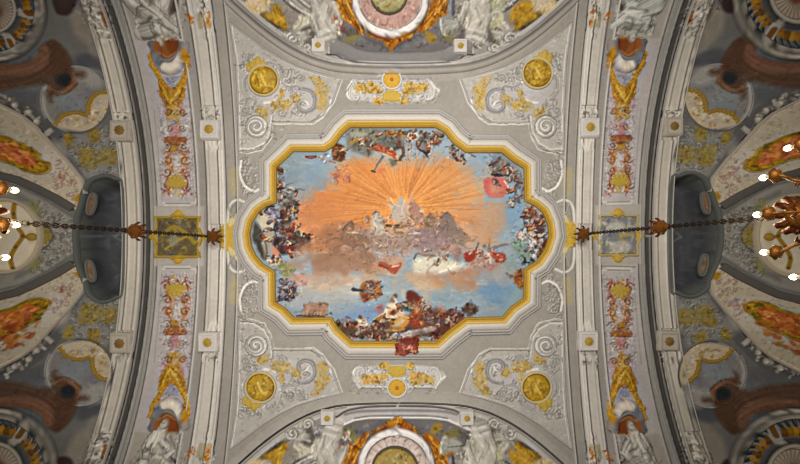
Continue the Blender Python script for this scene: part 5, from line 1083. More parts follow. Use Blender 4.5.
# ------------------------------------------------------------------ spandrels: stucco panels, medallions, gilt sprays
PLACE = {'LT': 'upper left', 'RT': 'upper right', 'LB': 'lower left', 'RB': 'lower right'}
MED = {'LT': (264, 81), 'RT': (537, 74), 'LB': (261, 387), 'RB': (536, 387)}
for q in ('LT', 'RT', 'LB', 'RB'):
    mx, my = q[0] == 'R', q[1] == 'B'
    mirror(mx, my); frame()
    t = root('spandrel_panel', tuple(tp([(300, 100)])[0]), 'triangular grey scrollwork panel with gilt sprays at the %s of the sky fresco' % PLACE[q], 'stucco panel', 'spandrel panels round the fresco')
    sweep('border_moulding', M_STUCCO, t, SPAN, roundprof(.03, .03, 4), True, colour='#aca79f', resample=.1)
    frame(225, 50, 6.62)
    for pth in ([(265, 105), (280, 78), (330, 90), (362, 140), (372, 190)], [(372, 215), (420, 242), (480, 236), (510, 262), (560, 275), (592, 320), (580, 385), (530, 405), (492, 385), (490, 350), (515, 342), (535, 355)], [(150, 160), (125, 200), (128, 260), (160, 310), (195, 335), (185, 362)], list(spiral(375, 410, 30, 6, 0, 1.3)), list(spiral(500, 185, 28, 6, 180, 1.2)), list(spiral(135, 400, 30, 6, 90, 1.2))):
        sweep('scroll', M_STUCCO, t, spline(pth, False, 6), roundprof(.045, .032, 4), colour='#a09b93', resample=.04)
    frame(200, 116, 4)
    sweep('volute', M_STUCCO, t, spiral(225, 42, 44, 8, 40, 1.9, 40), roundprof(.05, .032, 4), colour='#a29d95', resample=.04)
    frame(225, 50, 6.62)
    for c in ([(580, 190, 14, 610, 230, 16), (600, 200, 14, 660, 260, 20), (630, 240, 16, 690, 270, 9), (640, 270, 18, 640, 320, 8), (610, 200, 14, 620, 182, 6)],
              [(315, 360, 14, 360, 365, 22), (360, 355, 22, 420, 350, 10), (350, 340, 14, 372, 395, 12), (395, 340, 12, 415, 380, 8)],
              [(440, 330, 8, 480, 325, 20), (470, 310, 12, 490, 350, 8)], [(220, 405, 12, 270, 420, 20), (245, 395, 14, 240, 440, 10)], [(372, 265, 12, 378, 315, 8)], [(620, 385, 10, 660, 345, 10)]):
        relief('gilt_spray', M_GILT, t, c, hs=.55, bump=.03)
    frame(); mirror()
    u, v_ = MED[q]; dx = -1 if not mx else 1
    t = root('medallion', (u, v_), 'round gilt relief medallion crowned with leaves in the %s spandrel of the vault' % PLACE[q], 'medallion', 'gilt spandrel medallions')
    k = 14.0
    frame(u, v_, 1)
    _c = [(k * math.cos(a), k * math.sin(a)) for a in np.linspace(0, 2 * math.pi, 40, endpoint=False)]
    relief('disc', M_GILT, t, [(-4, -5, 4, -1, 3, 5.5, .5), (3, -6, 3.2, 5, 0, 4, .5), (-2, 6, 4, 4, 7, 4, .45), (-8, 2, 2.6, -7, 7, 2.6, .5), (0, -9, 2.5, 1, -8, 2.5, .6)], poly=_c, lift=.05, edge=.05, bump=.02, dome=.05)
    sweep('rim', M_STUCCO, t, [(x * 1.06, y * 1.06) for x, y in _c], roundprof(.06, .09, 5), True, colour='#c2b184', resample=.06)
    sy = -1 if not my else 1
    ox = -7 if (q == 'LT') else (7 if q == 'RT' else (-8 if q == 'LB' else 8))
    relief('leaf_crown', M_GILT, t, [(ox - 5, sy * 15, 3.5, ox - 3, sy * 19, 2.6), (ox, sy * 15, 4, ox + 1, sy * 21, 3), (ox + 5, sy * 14, 3.5, ox + 6, sy * 18, 2.4), (ox - 8, sy * 12, 2.6, ox - 9, sy * 16, 2)], hs=.7, bump=.03, colour='#b8983c')
mirror(); frame()

# gilt side cartouches
for my, cu, cv_, lab in ((False, 391.8, 80, 'above'), (True, 397, 387.5, 'below')):
    sy = 1 if not my else -1
    t = root('gilt_cartouche', (cu, cv_), 'gilt rosette cartouche with leafy wings %s the sky fresco' % lab, 'cartouche', 'gilt cartouches of the long sides')
    frame(cu, cv_, 1)
    pet = [(3.2 * math.cos(a), 3.2 * math.sin(a), 1.8, 6.6 * math.cos(a), 6.6 * math.sin(a), 2.3, .6) for a in np.linspace(0, 2 * math.pi, 10, endpoint=False)]
    relief('rosette', M_GILT, t, pet, poly=[(7 * math.cos(a), 7 * math.sin(a)) for a in np.linspace(0, 6.28, 24, endpoint=False)], lift=.04, colour='#c3941f')
    relief('rosette_heart', M_GILT, t, [(0, 0, 2.2, .1, 0, 2.2, 1.4)], colour='#b5651f')
    sweep('ring', M_STUCCO, t, [(9.4 * math.cos(a), 9.4 * math.sin(a)) for a in np.linspace(0, 6.28, 30, endpoint=False)], roundprof(.06, .07, 4), True, colour='#cbc5bb', resample=.05)
    relief('shell', M_GILT, t, [(0, sy * 20, 1.5, 9 * math.cos(a), sy * (20 - 8 * math.sin(a)), 2.2, .6) for a in np.linspace(.15, 2.99, 7)], hs=.6, colour='#b8962e')
    for s in (-1, 1):
        relief('leaf_wing', M_GILT, t, [(s * (12 + i * 5), sy * (9 - (i % 2) * 3), 4 - .4 * i, s * (15 + i * 5), sy * (4 + (i % 2) * 4), 2.4, .55) for i in range(5)], bump=.03)
        relief('leaf_tip', M_GILT, t, [(s * 9, sy * 19, 2.4, s * 16, sy * 21, 2, .6), (s * 11, sy * 22, 2, s * 15, sy * 18, 1.6, .6)])
        sweep('scroll', M_STUCCO, t, spline([(s * 36, sy * 0), (s * 42, sy * 10), (s * 41, sy * 18), (s * 35, sy * 20), (s * 33, sy * 16), (s * 36, sy * 14)], False, 5), roundprof(.05, .05, 4), colour='#cbc6be', resample=.04)
frame()

# square bosses
BOSS = [(211, 130.5, 10, 'left arch inner pilaster above the chain', 'gold'), (588.5, 128.5, 10, 'right arch inner pilaster above the chain', 'gold'), (209.5, 341.5, 10, 'left arch inner pilaster below the chain', 'gold'), (587, 340.5, 10, 'right arch inner pilaster below the chain', 'gold'),
        (122.5, 131.5, 10.5, 'left arch outer pilaster above the dark recess', 'brown'), (671.5, 127.5, 9.5, 'right arch outer pilaster above the dark recess', 'brown'), (122.5, 342.5, 10.5, 'left arch outer pilaster below the dark recess', 'brown'), (666.5, 340.5, 10, 'right arch outer pilaster below the dark recess', 'brown'),
        (319, 47.5, 7, 'left end of the upper cornice ledge', 'gold'), (460, 48, 7, 'right end of the upper cornice ledge', 'gold'), (328, 416.5, 7, 'left end of the lower cornice ledge', 'gold'), (466.5, 416.5, 7, 'right end of the lower cornice ledge', 'gold')]
for u, v_, r, lab, kd in BOSS:
    t = root('square_boss', (u, v_), 'square boss with %s flower on the %s' % ('gilt' if kd == 'gold' else 'brown-gold', lab), 'boss', 'square flower bosses')
    frame(u, v_, 1); b = [(-r, -r), (r, -r), (r, r), (-r, r)]
    relief('block', M_STUCCO, t, poly=b, lift=.14, edge=.025, colour='#c1b9b2' if kd == 'gold' else '#b0a698')
    sweep('block_edge', M_STUCCO, t, [(x * .78, y * .78) for x, y in b], [(-.025, .12), (-.012, .165), (.012, .165), (.025, .12)], True, colour='#cdc6bd' if kd == 'gold' else '#a89d88', resample=.05)
    o = relief('flower', M_GILT, t, [(.45 * r * .6 * math.cos(a), .45 * r * .6 * math.sin(a), r * .14, r * .33 * math.cos(a), r * .33 * math.sin(a), r * .14, .9) for a in np.linspace(0, 6.28, 8, endpoint=False)] + [(0, 0, r * .2, .01, 0, r * .2, 1.5)], poly=[(r * .45 * math.cos(a), r * .45 * math.sin(a)) for a in np.linspace(0, 6.28, 20, endpoint=False)], lift=.03, colour='#a5852a' if kd == 'gold' else '#7d5c22')
    o.location.z -= .135
frame()

# ------------------------------------------------------------------ painted shields on the arches
for mx, cu, cv_, w, h, lab in ((False, 178, 237, 22.5, 20.5, 'left'), (True, 618, 235.5, 20, 20.5, 'right')):
    t = root('painted_shield', (cu, cv_), ('square gilt framed panel with dark gold allegory' if not mx else 'square panel with gilt edge and grey flower painting') + ' crossed by the %s chandelier chain' % lab, 'painted panel')
    frame(cu, cv_, 1)
    pal = ['#5d5138', '#8d7426', '#3f3a34', '#7a6428', '#6d6a5c', '#b0923a', '#4d4a4c', '#8a8672'] if not mx else ['#77767a', '#a8a49c', '#5d5d66', '#c6c0a8', '#8d7f4a', '#6d6a6c', '#b9b29c']
    P(pal[0], [(-w, -h), (w, -h), (w, h), (-w, h)], 1, 1); dabs([(-w, -h), (w, -h), (w, h), (-w, h)], pal, 150, 2.6, .8)
    if not mx:
        S('#a5861f', 4, [(-15, -2), (-4, -10), (8, -4), (17, 6)], .8); S('#b9962c', 2.4, [(-12, 12), (0, 4), (12, -2)], .8); E('#8f8f80', -4, 4, 5, 5, 0, 3, .7)
    else:
        E('#d0cbb8', -2, -9, 9, 5, 0, 3, .6); E('#c3bda8', 2, 11, 11, 6, 0, 3, .6); S('#b5982f', 3, [(2, 0), (14, -1)], .8)
    relief('painting', M_PAINT, t, poly=[(-w + 2, -h + 2), (w - 2, -h + 2), (w - 2, h - 2), (-w + 2, h - 2)], lift=.03, edge=.03)
    fr = [(-w + 1, -h + 1), (-w * .35, -h + 1), (-w * .2, -h - .6), (w * .2, -h - .6), (w * .35, -h + 1), (w - 1, -h + 1), (w - 2, -h * .5), (w + 2, 0), (w - 2, h * .5), (w - 1, h - 1), (w * .35, h - 1), (w * .2, h + .6), (-w * .2, h + .6), (-w * .35, h - 1), (-w + 1, h - 1), (-w + 2, h * .5), (-w - 2, 0), (-w + 2, -h * .5)]
    sweep('gilt_frame', M_GILT, t, fr, roundprof(.075 if not mx else .055, .09, 5), True, colour='#a98a2c' if not mx else '#b3a26a', resample=.05)
    for s in (-1, 1):
        relief('gilt_crest', M_GILT, t, [(0, s * (h + 2), 4.6, .1, s * (h + 2), 4.6, .6), (-4, s * (h + 1), 2.5, -7, s * h, 1.5, .7), (4, s * (h + 1), 2.5, 7, s * h, 1.5, .7)], bump=.02, colour='#c2972a')
        relief('gilt_ear', M_GILT, t, [(s * (w + 1), 0, 3, s * (w + 5), 0, 2, .6), (s * (w - 1), -4, 2, s * (w + 3), -2, 1.4, .6), (s * (w - 1), 4, 2, s * (w + 3), 2, 1.4, .6)], bump=.02, colour='#b5912e')
frame()

# gilt shells above the chandeliers (the hooks)
SH = {'left': (230, 237), 'right': (567, 234.5)}
for side, (cu, cv_) in SH.items():
    t = root('gilt_shell', (cu, cv_), 'gilt shell ornament at the %s end of the sky fresco behind the chandelier hook' % side, 'ornament', 'gilt hook shells')
    frame(cu, cv_, 1); s = 1 if side == 'left' else -1
    relief('shell', M_GILT, t, [(0, 0, 3, 10 * math.cos(a), 11 * math.sin(a), 3.2, .55) for a in np.linspace(0, 6.28, 11, endpoint=False)], bump=.03, colour='#bd9a38')
    for y in (-17, 17):
        relief('leaf', M_STUCCO, t, [(0, y * .7, 3, s * 2, y, 2.6, .6), (s * 3, y * .8, 2.5, s * 7, y * 1.3, 1.6, .6)], colour='#c8b67e')
        sweep('scroll', M_STUCCO, t, spline([(-s * 2, y * 1.9), (s * 1, y * 1.3), (s * 7, y * 1.1), (s * 12, y * 1.5), (s * 13, y * 2)], False, 5), roundprof(.045, .04, 4), colour='#a39d93', resample=.05)
frame()

# ------------------------------------------------------------------ outer bays
RIBCART = [(-14, 134), (0, 135), (14, 140), (26, 146), (36, 151), (42, 160), (49, 163), (50, 171), (40, 174), (28, 172), (16, 166), (0, 161), (-14, 159)]
for q in ('LT', 'RT', 'LB', 'RB'):
    mx, my = q[0] == 'R', q[1] == 'B'; mirror(mx, my); frame()
    side = 'left' if not mx else 'right'; ud = 'upper' if not my else 'lower'
    t = root('figure_cartouche', tuple(tp([(30, 160)])[0]), 'orange painted figure panel with ragged gilt edge on the %s rib of the %s bay' % (ud, side), 'painted panel', 'orange rib panels')
    relief('painting', M_PAINT, t, poly=RIBCART, lift=.05, edge=.05, bump=.02)
    sweep('gilt_border', M_GILT, t, spline(RIBCART, True, 4), roundprof(.04, .075, 4), True, resample=.06)
    RIB2 = [(-30, 88), (0, 104), (23, 116), (37, 127), (51, 143), (69, 162), (83, 180), (86, 194)]
    struct_sweep(RIB2, roundprof(.06, .09, 5), '#b0a594'); struct_sweep([(-30, 166), (0, 175.5), (18, 180), (34, 187), (56, 198), (74, 209)], flatprof(.2, .07), '#57524c')
    frame(OVDX[q], 0)
    t = root('oval_picture', tuple(tp([(77, 100)])[0]), 'round painted landscape with gilt double scroll in the %s %s bay' % (ud, side), 'painted panel', 'round pictures of the outer bays')
    sweep('plaster_rim', M_STUCCO, t, spiral(77, 100, 33.5, 33.5, 0, 1, 44)[:-1], roundprof(.04, .05, 4), True, resample=.08)
    for pth in ([(55, 125), (62, 116), (70, 113), (78, 112.5), (86, 115)], [(88, 113), (88.5, 106), (91, 99), (97, 93.5), (106, 92)]):
        relief('gilt_scroll', M_GILT, t, [(pth[i][0], pth[i][1], 1.4, pth[i + 1][0], pth[i + 1][1], 1.4, .8) for i in range(4)] + [(pth[i][0], pth[i][1], 2.1, pth[i][0] + .1, pth[i][1], 2.1, .9) for i in range(5)] + [((pth[i][0] + pth[i + 1][0]) / 2, (pth[i][1] + pth[i + 1][1]) / 2, 1.9, (pth[i][0] + pth[i + 1][0]) / 2 + .1, (pth[i][1] + pth[i + 1][1]) / 2, 1.9, .9) for i in range(4)], bump=.02, colour='#96731c')
    relief('gilt_leaf', M_GILT, t, [(88, 116, 2.4, 92, 122, 1.6, .6), (90, 120, 2, 86, 124, 1.4, .6)])
    t = root('shell_cartouche', tuple(tp([(64, 80)])[0]), 'brown scrolled cartouche with a round dark eye above the %s %s painted landscape' % (ud, side) if not my else 'brown scrolled cartouche with a round dark eye beside the %s %s painted landscape' % (ud, side), 'cartouche', 'brown cartouches of the outer bays')
    relief('scroll_body', M_PAINT, t, [(20, 77, 10, 44, 70, 11, .12), (44, 66, 12, 52, 50, 8, .12), (52, 80, 6, 58, 90, 5, .2), (58, 91, 5, 70, 90, 5, .2), (72, 88, 5, 76, 78, 5, .2), (74, 74, 4, 83, 75, 3, .25), (50, 90, 4, 52, 100, 2, .25)], hs=.15, bump=.02)
    sweep('eye_ring', M_PAINT, t, spiral(64, 80, 9.5, 9.5, 0, 1, 26)[:-1], roundprof(.06, .06, 4), True, resample=.05)
    frame()
    t = root('putto_frieze', tuple(tp([(28, 111)])[0]), 'strip of small grey putto heads edging the %s rib of the %s bay' % (ud, side), 'relief', 'putto friezes')
    relief('heads', M_PAINT, t, [(16, 106, 3.4, 16.2, 106, 3.4, .6), (30, 113, 3.4, 30.2, 113, 3.4, .6), (38, 122, 3.4, 38.2, 122, 3.4, .6), (2, 101, 3, 10, 104, 3, .6), (20, 109, 2.4, 26, 112, 2.4, .6), (45, 132, 2.6, 51, 129, 2.6, .6)], bump=.03)
mirror(); frame()

names = ['upper left', 'upper right', 'lower left', 'lower right']
for (cu, cv_, r), nm in zip(OCULI, names):
    t = root('balustrade_ring', (max(6, min(794, cu)), max(4, min(460, cv_))), 'round painted balustrade with orange balusters in the %s corner of the vault' % nm, 'balustrade', 'corner balustrades')
    s = r / 62.0; k = mpp((max(0, min(800, cu)), max(0, min(464, cv_))))
    def ring(rr, n=64): return [(cu + rr * math.cos(a), cv_ + rr * math.sin(a)) for a in np.linspace(0, 2 * math.pi, n, endpoint=False)]
    sweep('handrail', M_PAINT, t, ring(r - 4.5 * s), [(-5 * s * k, -.02), (-5 * s * k, .06), (-3 * s * k, .10), (0, .08), (3 * s * k, .11), (5 * s * k, .07), (5 * s * k, -.02)], True, resample=.08)
    sweep('inner_kerb', M_PAINT, t, ring(r - 34 * s), roundprof(7 * s * k, .08, 5), True, resample=.08)
    nb = 0
    for i in range(42):
        a = math.radians(i * 360 / 42 + 4); c, n = math.cos(a), math.sin(a); u, w = cu + c * (r - 15 * s), cv_ + n * (r - 15 * s)
        if not (-8 < u < 808 and -8 < w < 472): continue
        c2, n2 = math.cos(a + .09), math.sin(a + .09)
        if i % 7 == 0: relief('pedestal', M_PAINT, t, [(cu + c * (r - 10 * s), cv_ + n * (r - 10 * s), 4.5 * s, cu + c * (r - 25 * s), cv_ + n * (r - 25 * s), 4.5 * s, .25)])
        else: relief('baluster', M_PAINT, t, [(cu + c * (r - 11 * s), cv_ + n * (r - 11 * s), 2.2 * s, cu + c2 * (r - 20 * s), cv_ + n2 * (r - 20 * s), 1.4 * s, .6), (cu + c2 * (r - 21 * s), cv_ + n2 * (r - 21 * s), 2.2 * s, cu + c2 * (r - 24 * s), cv_ + n2 * (r - 24 * s), 2.2 * s, .6)])
for mx, cu, r, side in ((False, 5, 36.5, 'left'), (True, 796, 41, 'right')):
    t = root('gilt_lattice_disc', (cu, 236), 'bright cream disc with gilt strap lattice behind the %s chandelier' % side, 'ornament', 'end discs')
    sg2 = -1 if mx else 1
    relief('disc', M_PAINT, t, poly=spiral(cu, 236, r - 2, r - 2, 0, 1, 50)[:-1], lift=.04, edge=.04)
    sweep('rim', M_STUCCO, t, spiral(cu, 236, r, r, 0, 1, 50)[:-1], roundprof(.09, .12, 5), True, colour='#b3a68c', resample=.08)
    for qd in ([(16, 202), (15, 214), (18, 226), (24, 236)], [(24, 236), (17, 247), (12, 258), (14, 268)]):
        relief('gilt_strap', M_GILT, t, [(cu + sg2 * (qd[i][0] - 5), qd[i][1], 2, cu + sg2 * (qd[i + 1][0] - 5), qd[i + 1][1], 1.6, .6) for i in range(3)], bump=.03)
    relief('gilt_flower', M_GILT, t, [(cu + sg2 * 28, 237, 4.4, cu + sg2 * 28.1, 237, 4.4, .8)], bump=.02, colour='#9a7a26')

# dark oval-headed recesses
for NQ, side, ov in ((NICHE_L, 'left', [(92, 204, 12), (91, 271, -12)]), (NICHE_R, 'right', [(705, 203, -10), (703, 265, 10)])):
    c = np.mean(NQ, 0)
    t = root('dark_recess', tuple(c), 'dark grey bow-shaped recess beside the outer pilaster of the %s arch' % side, 'recess', 'dark recesses')
    p = plan(NQ); xs = np.arange(p[:, 0].min() - .15, p[:, 0].max() + .15, .03); ys = np.arange(p[:, 1].min() - .15, p[:, 1].max() + .15, .03)
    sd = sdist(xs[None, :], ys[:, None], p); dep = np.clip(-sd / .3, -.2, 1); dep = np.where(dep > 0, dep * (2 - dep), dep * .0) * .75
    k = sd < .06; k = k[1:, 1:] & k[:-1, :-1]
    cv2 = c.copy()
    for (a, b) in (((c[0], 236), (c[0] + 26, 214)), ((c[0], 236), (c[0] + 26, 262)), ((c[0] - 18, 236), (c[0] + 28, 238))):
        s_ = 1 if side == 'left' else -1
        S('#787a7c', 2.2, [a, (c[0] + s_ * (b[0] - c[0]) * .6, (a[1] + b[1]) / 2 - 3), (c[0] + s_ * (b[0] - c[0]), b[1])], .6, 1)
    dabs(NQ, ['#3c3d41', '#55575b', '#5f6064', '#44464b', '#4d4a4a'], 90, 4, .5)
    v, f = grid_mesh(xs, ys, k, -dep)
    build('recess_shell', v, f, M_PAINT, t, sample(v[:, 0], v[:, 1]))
    sweep('frame_moulding', M_STUCCO, t, spline(NQ, True, 4), roundprof(.10, .09, 5), True, colour='#5a5c57', resample=.06)
    for u, w, ang in ov:
        aa = math.radians(ang); o2 = [(u + 3.6 * math.cos(x) * math.cos(aa) - 11 * math.sin(x) * math.sin(aa), w + 3.6 * math.cos(x) * math.sin(aa) + 11 * math.sin(x) * math.cos(aa)) for x in np.linspace(0, 6.28, 26, endpoint=False)]
        md = root('oval_plaque', (u, w), 'small brown oval plaque with grey rim at the %s end of the %s dark recess' % ('upper' if w < 236 else 'lower', side), 'plaque', 'oval plaques of the recesses')
        P('#7d5a40', o2, 1, 1); dabs(o2, ['#8a5a3a', '#6d6a4a', '#5d4638', '#9a7a5c'], 14, 2, .7)
        relief('plaque', M_PAINT, md, poly=o2, lift=.06, edge=.06)
        sweep('rim', M_STUCCO, md, o2, roundprof(.04, .08, 4), True, colour='#6a6b66', resample=.05)

# ------------------------------------------------------------------ arch ornaments: acanthus, urn, niche and statue
ARC = {'LT': 'upper part of the left arch', 'RT': 'upper part of the right arch', 'LB': 'lower part of the left arch', 'RB': 'lower part of the right arch'}
for q in ('LT', 'RT', 'LB', 'RB'):
    mx, my = q[0] == 'R', q[1] == 'B'; mirror(mx, my); frame()
    t = root('candelabra_relief', tuple(tp([(172, 110)])[0]), 'gilt acanthus and pink urn relief running along the %s' % ARC[q], 'relief', 'gilt arch ornaments')
    o = relief('acanthus', M_GILT, t, [(172, 106, 7, 172, 95, 8, .45)] + [(172, 105, 4, 172 + s * d, v1, r, .5) for s in (-1, 1) for d, v1, r in ((3, 92, 3), (7, 88, 3.4), (11, 84, 3), (13, 92, 2.4))], bump=.03)
    for g in ([(151, 56), (153, 66), (158, 74), (163, 84)], [(187, 54), (188, 66), (186, 74), (181, 84)]):
        relief('garland', M_GILT, t, [(g[i][0], g[i][1], 2.6, g[i + 1][0], g[i + 1][1], 2.6, .7) for i in range(3)] + [(x + d, y + 2, 1.6, x + 2.6 * d, y - 1, 1.1, .8) for x, y in g for d in (-1.4, 1.4)], bump=.03)
    relief('cup', M_GILT, t, [(168, 113, 3, 178, 113, 3, .6), (170, 118, 4, 177, 118, 4, .6), (172, 107, 2, 173, 122, 2.4, .6)], bump=.02)
    relief('urn', M_STUCCO, t, [(171, 128, 3.5, 178, 128, 3.5, .5), (172, 134, 3, 177, 134, 3, .5)], bump=.01)
    relief('pedestal', M_STUCCO, t, poly=[(165, 137), (186, 137), (188, 140), (184, 145), (166, 145), (163, 140)], lift=.07, edge=.03, bump=.02)
    relief('vase', M_GILT, t, [(171, 149, 3.2, 179, 149, 3.2, .6), (173, 152, 2.6, 177, 152, 2.6, .6)], bump=.02)
    relief('shell', M_GILT, t, [(176, 187, 1.6, 176 + 9 * math.cos(a), 187 - 10 * math.sin(a), 2.2, .6) for a in np.linspace(.3, 2.84, 6)], bump=.01, colour='#b5973a')
    for s in (-1, 1):
        sweep('red_scroll', M_STUCCO, t, spline([(177 + s * 5, 152), (177 + s * 10, 160), (177 + s * 6, 170), (177 + s * 11, 182), (177 + s * 8, 194)], False, 5), roundprof(.03, .03, 4), resample=.05)
    # niche head
    t = root('statue_niche', tuple(tp([(168, 58)])[0]), 'brown niche with white arched head by the statue at the %s %s arch end' % ('upper' if not my else 'lower', 'left' if not mx else 'right'), 'niche', 'statue niches of the arches')
    sweep('niche_arch', M_PAINT, t, spline([(156, 44), (159, 60), (167, 69), (176, 68), (183, 58), (185, 44)], False, 6), [(-.14, -.02), (-.14, .1), (-.06, .16), (.06, .16), (.14, .1), (.14, -.02)], resample=.06)
    sweep('niche_edge', M_STUCCO, t, spline([(152, 44), (157, 55), (167, 62), (178, 57), (183, 45)], False, 6), roundprof(.09, .13, 5), colour='#7d7b78', resample=.06)
    # statue
    dU = {'LT': (150, 16), 'RT': (150, 16), 'LB': (152, 22), 'RB': (152, 20)}[q]
    lab = {'LT': 'pale draped stone figure leaning over the upper niche of the left arch', 'RT': 'white stone figure bending with spread arms over the upper niche of the right arch', 'LB': 'white stone figure in heavy robe seated below the lower niche of the left arch', 'RB': 'shadowed white stone figure seated below the lower niche of the right arch'}[q]
    t = root('statue', tuple(tp([dU])[0]), lab, 'statue', 'statues of the arches')
    if q in ('LB', 'RB'):
        caps = [(161, 42, 7, 156, 28, 9), (156, 28, 10, 150, 10, 12), (150, 10, 12, 140, -4, 12), (152, 34, 5, 146, 26, 4), (146, 26, 4, 156, 18, 4), (166, 34, 5, 172, 22, 4), (172, 22, 4, 164, 14, 3.5), (156, 14, 8, 168, 4, 7), (168, 4, 7, 166, -8, 7), (163, 46, 3.4, 163.2, 47, 3.4)]
        hd = [(165, 47, 4.2, 165.4, 49.5, 3.6, 1.0)]
    else:
        if mx: caps = [(172, 22, 8, 152, 26, 8), (172, 22, 4.5, 184, 28, 3.2), (151, 26, 4.5, 142, 24, 3.6), (142, 24, 3.6, 145, 36, 3), (162, 12, 11, 142, 4, 13), (164, 4, 8, 170, -8, 9), (146, 0, 12, 138, -10, 12), (160, 26, 6, 162, 34, 4)]
        else: caps = [(128, -6, 10, 146, 10, 12), (146, 10, 10, 164, 22, 6), (142, 33, 7, 158, 28, 8), (158, 28, 8, 164, 30, 5), (166, -8, 8, 162, 12, 8), (140, 22, 5, 152, 14, 6), (164, 22, 4, 176, 30, 3), (154, 6, 8, 150, -8, 9), (158, 28, 5, 160, 36, 4)]
        hd = [(160, 41, 4.2, 160.4, 43.5, 3.6, 1.0)] if not mx else [(164, 38, 4.2, 163.6, 41, 3.6, 1.0)]
    reg = [(142, 40), (136, 8), (118, -10), (168, -10), (176, 6), (178, 30), (170, 44), (156, 50)]
    pal = ['#cfc8ba', '#b3ac9e', '#8b8579', '#e0dace', '#77716a', '#c3bfb4'] if q != 'RT' else ['#c9cbc2', '#a8aaa2', '#84857f', '#dddcd4', '#74726d']
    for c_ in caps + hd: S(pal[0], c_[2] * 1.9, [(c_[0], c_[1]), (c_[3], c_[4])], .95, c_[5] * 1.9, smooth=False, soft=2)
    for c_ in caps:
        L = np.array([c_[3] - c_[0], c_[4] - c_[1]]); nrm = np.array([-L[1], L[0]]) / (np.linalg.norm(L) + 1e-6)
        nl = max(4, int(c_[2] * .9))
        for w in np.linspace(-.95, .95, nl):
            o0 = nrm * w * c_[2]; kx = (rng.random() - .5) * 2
            S(['#5f5a52', '#8b8579', '#d9d2c6', '#a59e91', '#77716a', '#e3ddd2'][rng.integers(6)], 1.2 + rng.random(), [np.array([c_[0], c_[1]]) + o0, np.array([c_[0], c_[1]]) + L / 2 + o0 * 1.25 + nrm * kx, np.array([c_[3], c_[4]]) + o0 * .8], .8, .8)  # light and dark fold shading painted into the stone colour
        for w in (-1.05, 1.05): S('#57514a', 1.3, [np.array([c_[0], c_[1]]) + nrm * w * c_[2], np.array([c_[3], c_[4]]) + nrm * w * c_[5]], .7)  # shade between the body parts painted as dark outlines
    for h_ in hd: E('#4f4a44', h_[3], h_[4], 5, 5, 0, 2, .5); E('#c4bdb0', h_[3], h_[4], 3.4, 3.8, 0, 1.5, .9); S('#6d675f', .9, [(h_[3] - 1.4, h_[4] + .8), (h_[3] + 1.4, h_[4] + .8)], .8)
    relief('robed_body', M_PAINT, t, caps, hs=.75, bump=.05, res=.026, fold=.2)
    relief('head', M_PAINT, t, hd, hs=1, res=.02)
    # small putto heads that cap the pilasters
    for (cu, cv_), nm in (((207, 30), 'inner'), ((97, 24), 'outer')):
        t = root('putto_capital', tuple(tp([(cu, cv_)])[0]), 'carved pale putto head capping the %s pilaster at the %s end of the %s arch' % (nm, 'upper' if not my else 'lower', 'left' if not mx else 'right'), 'capital', 'putto capitals')
        d = -1 if nm == 'outer' else -.2
        relief('putto', M_PAINT, t, [(cu, cv_ + 7, 4, cu, cv_ + 8, 4, .9), (cu - 1 + d * 2, cv_ - 2, 6, cu + d * 6, cv_ - 14, 7, .6), (cu - 6, cv_, 3, cu - 9 + d * 3, cv_ - 8, 2.4, .6), (cu + 6, cv_, 3, cu + 8 + d * 2, cv_ - 8, 2.4, .6), (cu - 4, cv_ + 13, 2.2, cu + 4, cv_ + 13, 2.2, .6)], bump=.04)
    # leaf consoles between boss and outer pilaster strip
    for cu, cv_, nm in ((124, 117, 'outer'), (211, 114, 'inner')):
        t = root('leaf_console', tuple(tp([(cu, cv_)])[0]), 'leaf console beside the square boss of the %s pilaster, %s' % (nm, ARC[q]), 'console', 'leaf consoles of the pilasters')
        relief('leaves', M_PAINT, t, [(cu - 7, cv_ + 2, 3, cu - 7, cv_ - 3, 2.4, .8), (cu, cv_ + 2, 3.6, cu, cv_ - 3, 3, .8), (cu + 7, cv_ + 2, 3, cu + 7, cv_ - 3, 2.4, .8)], bump=.03)
mirror(); frame()

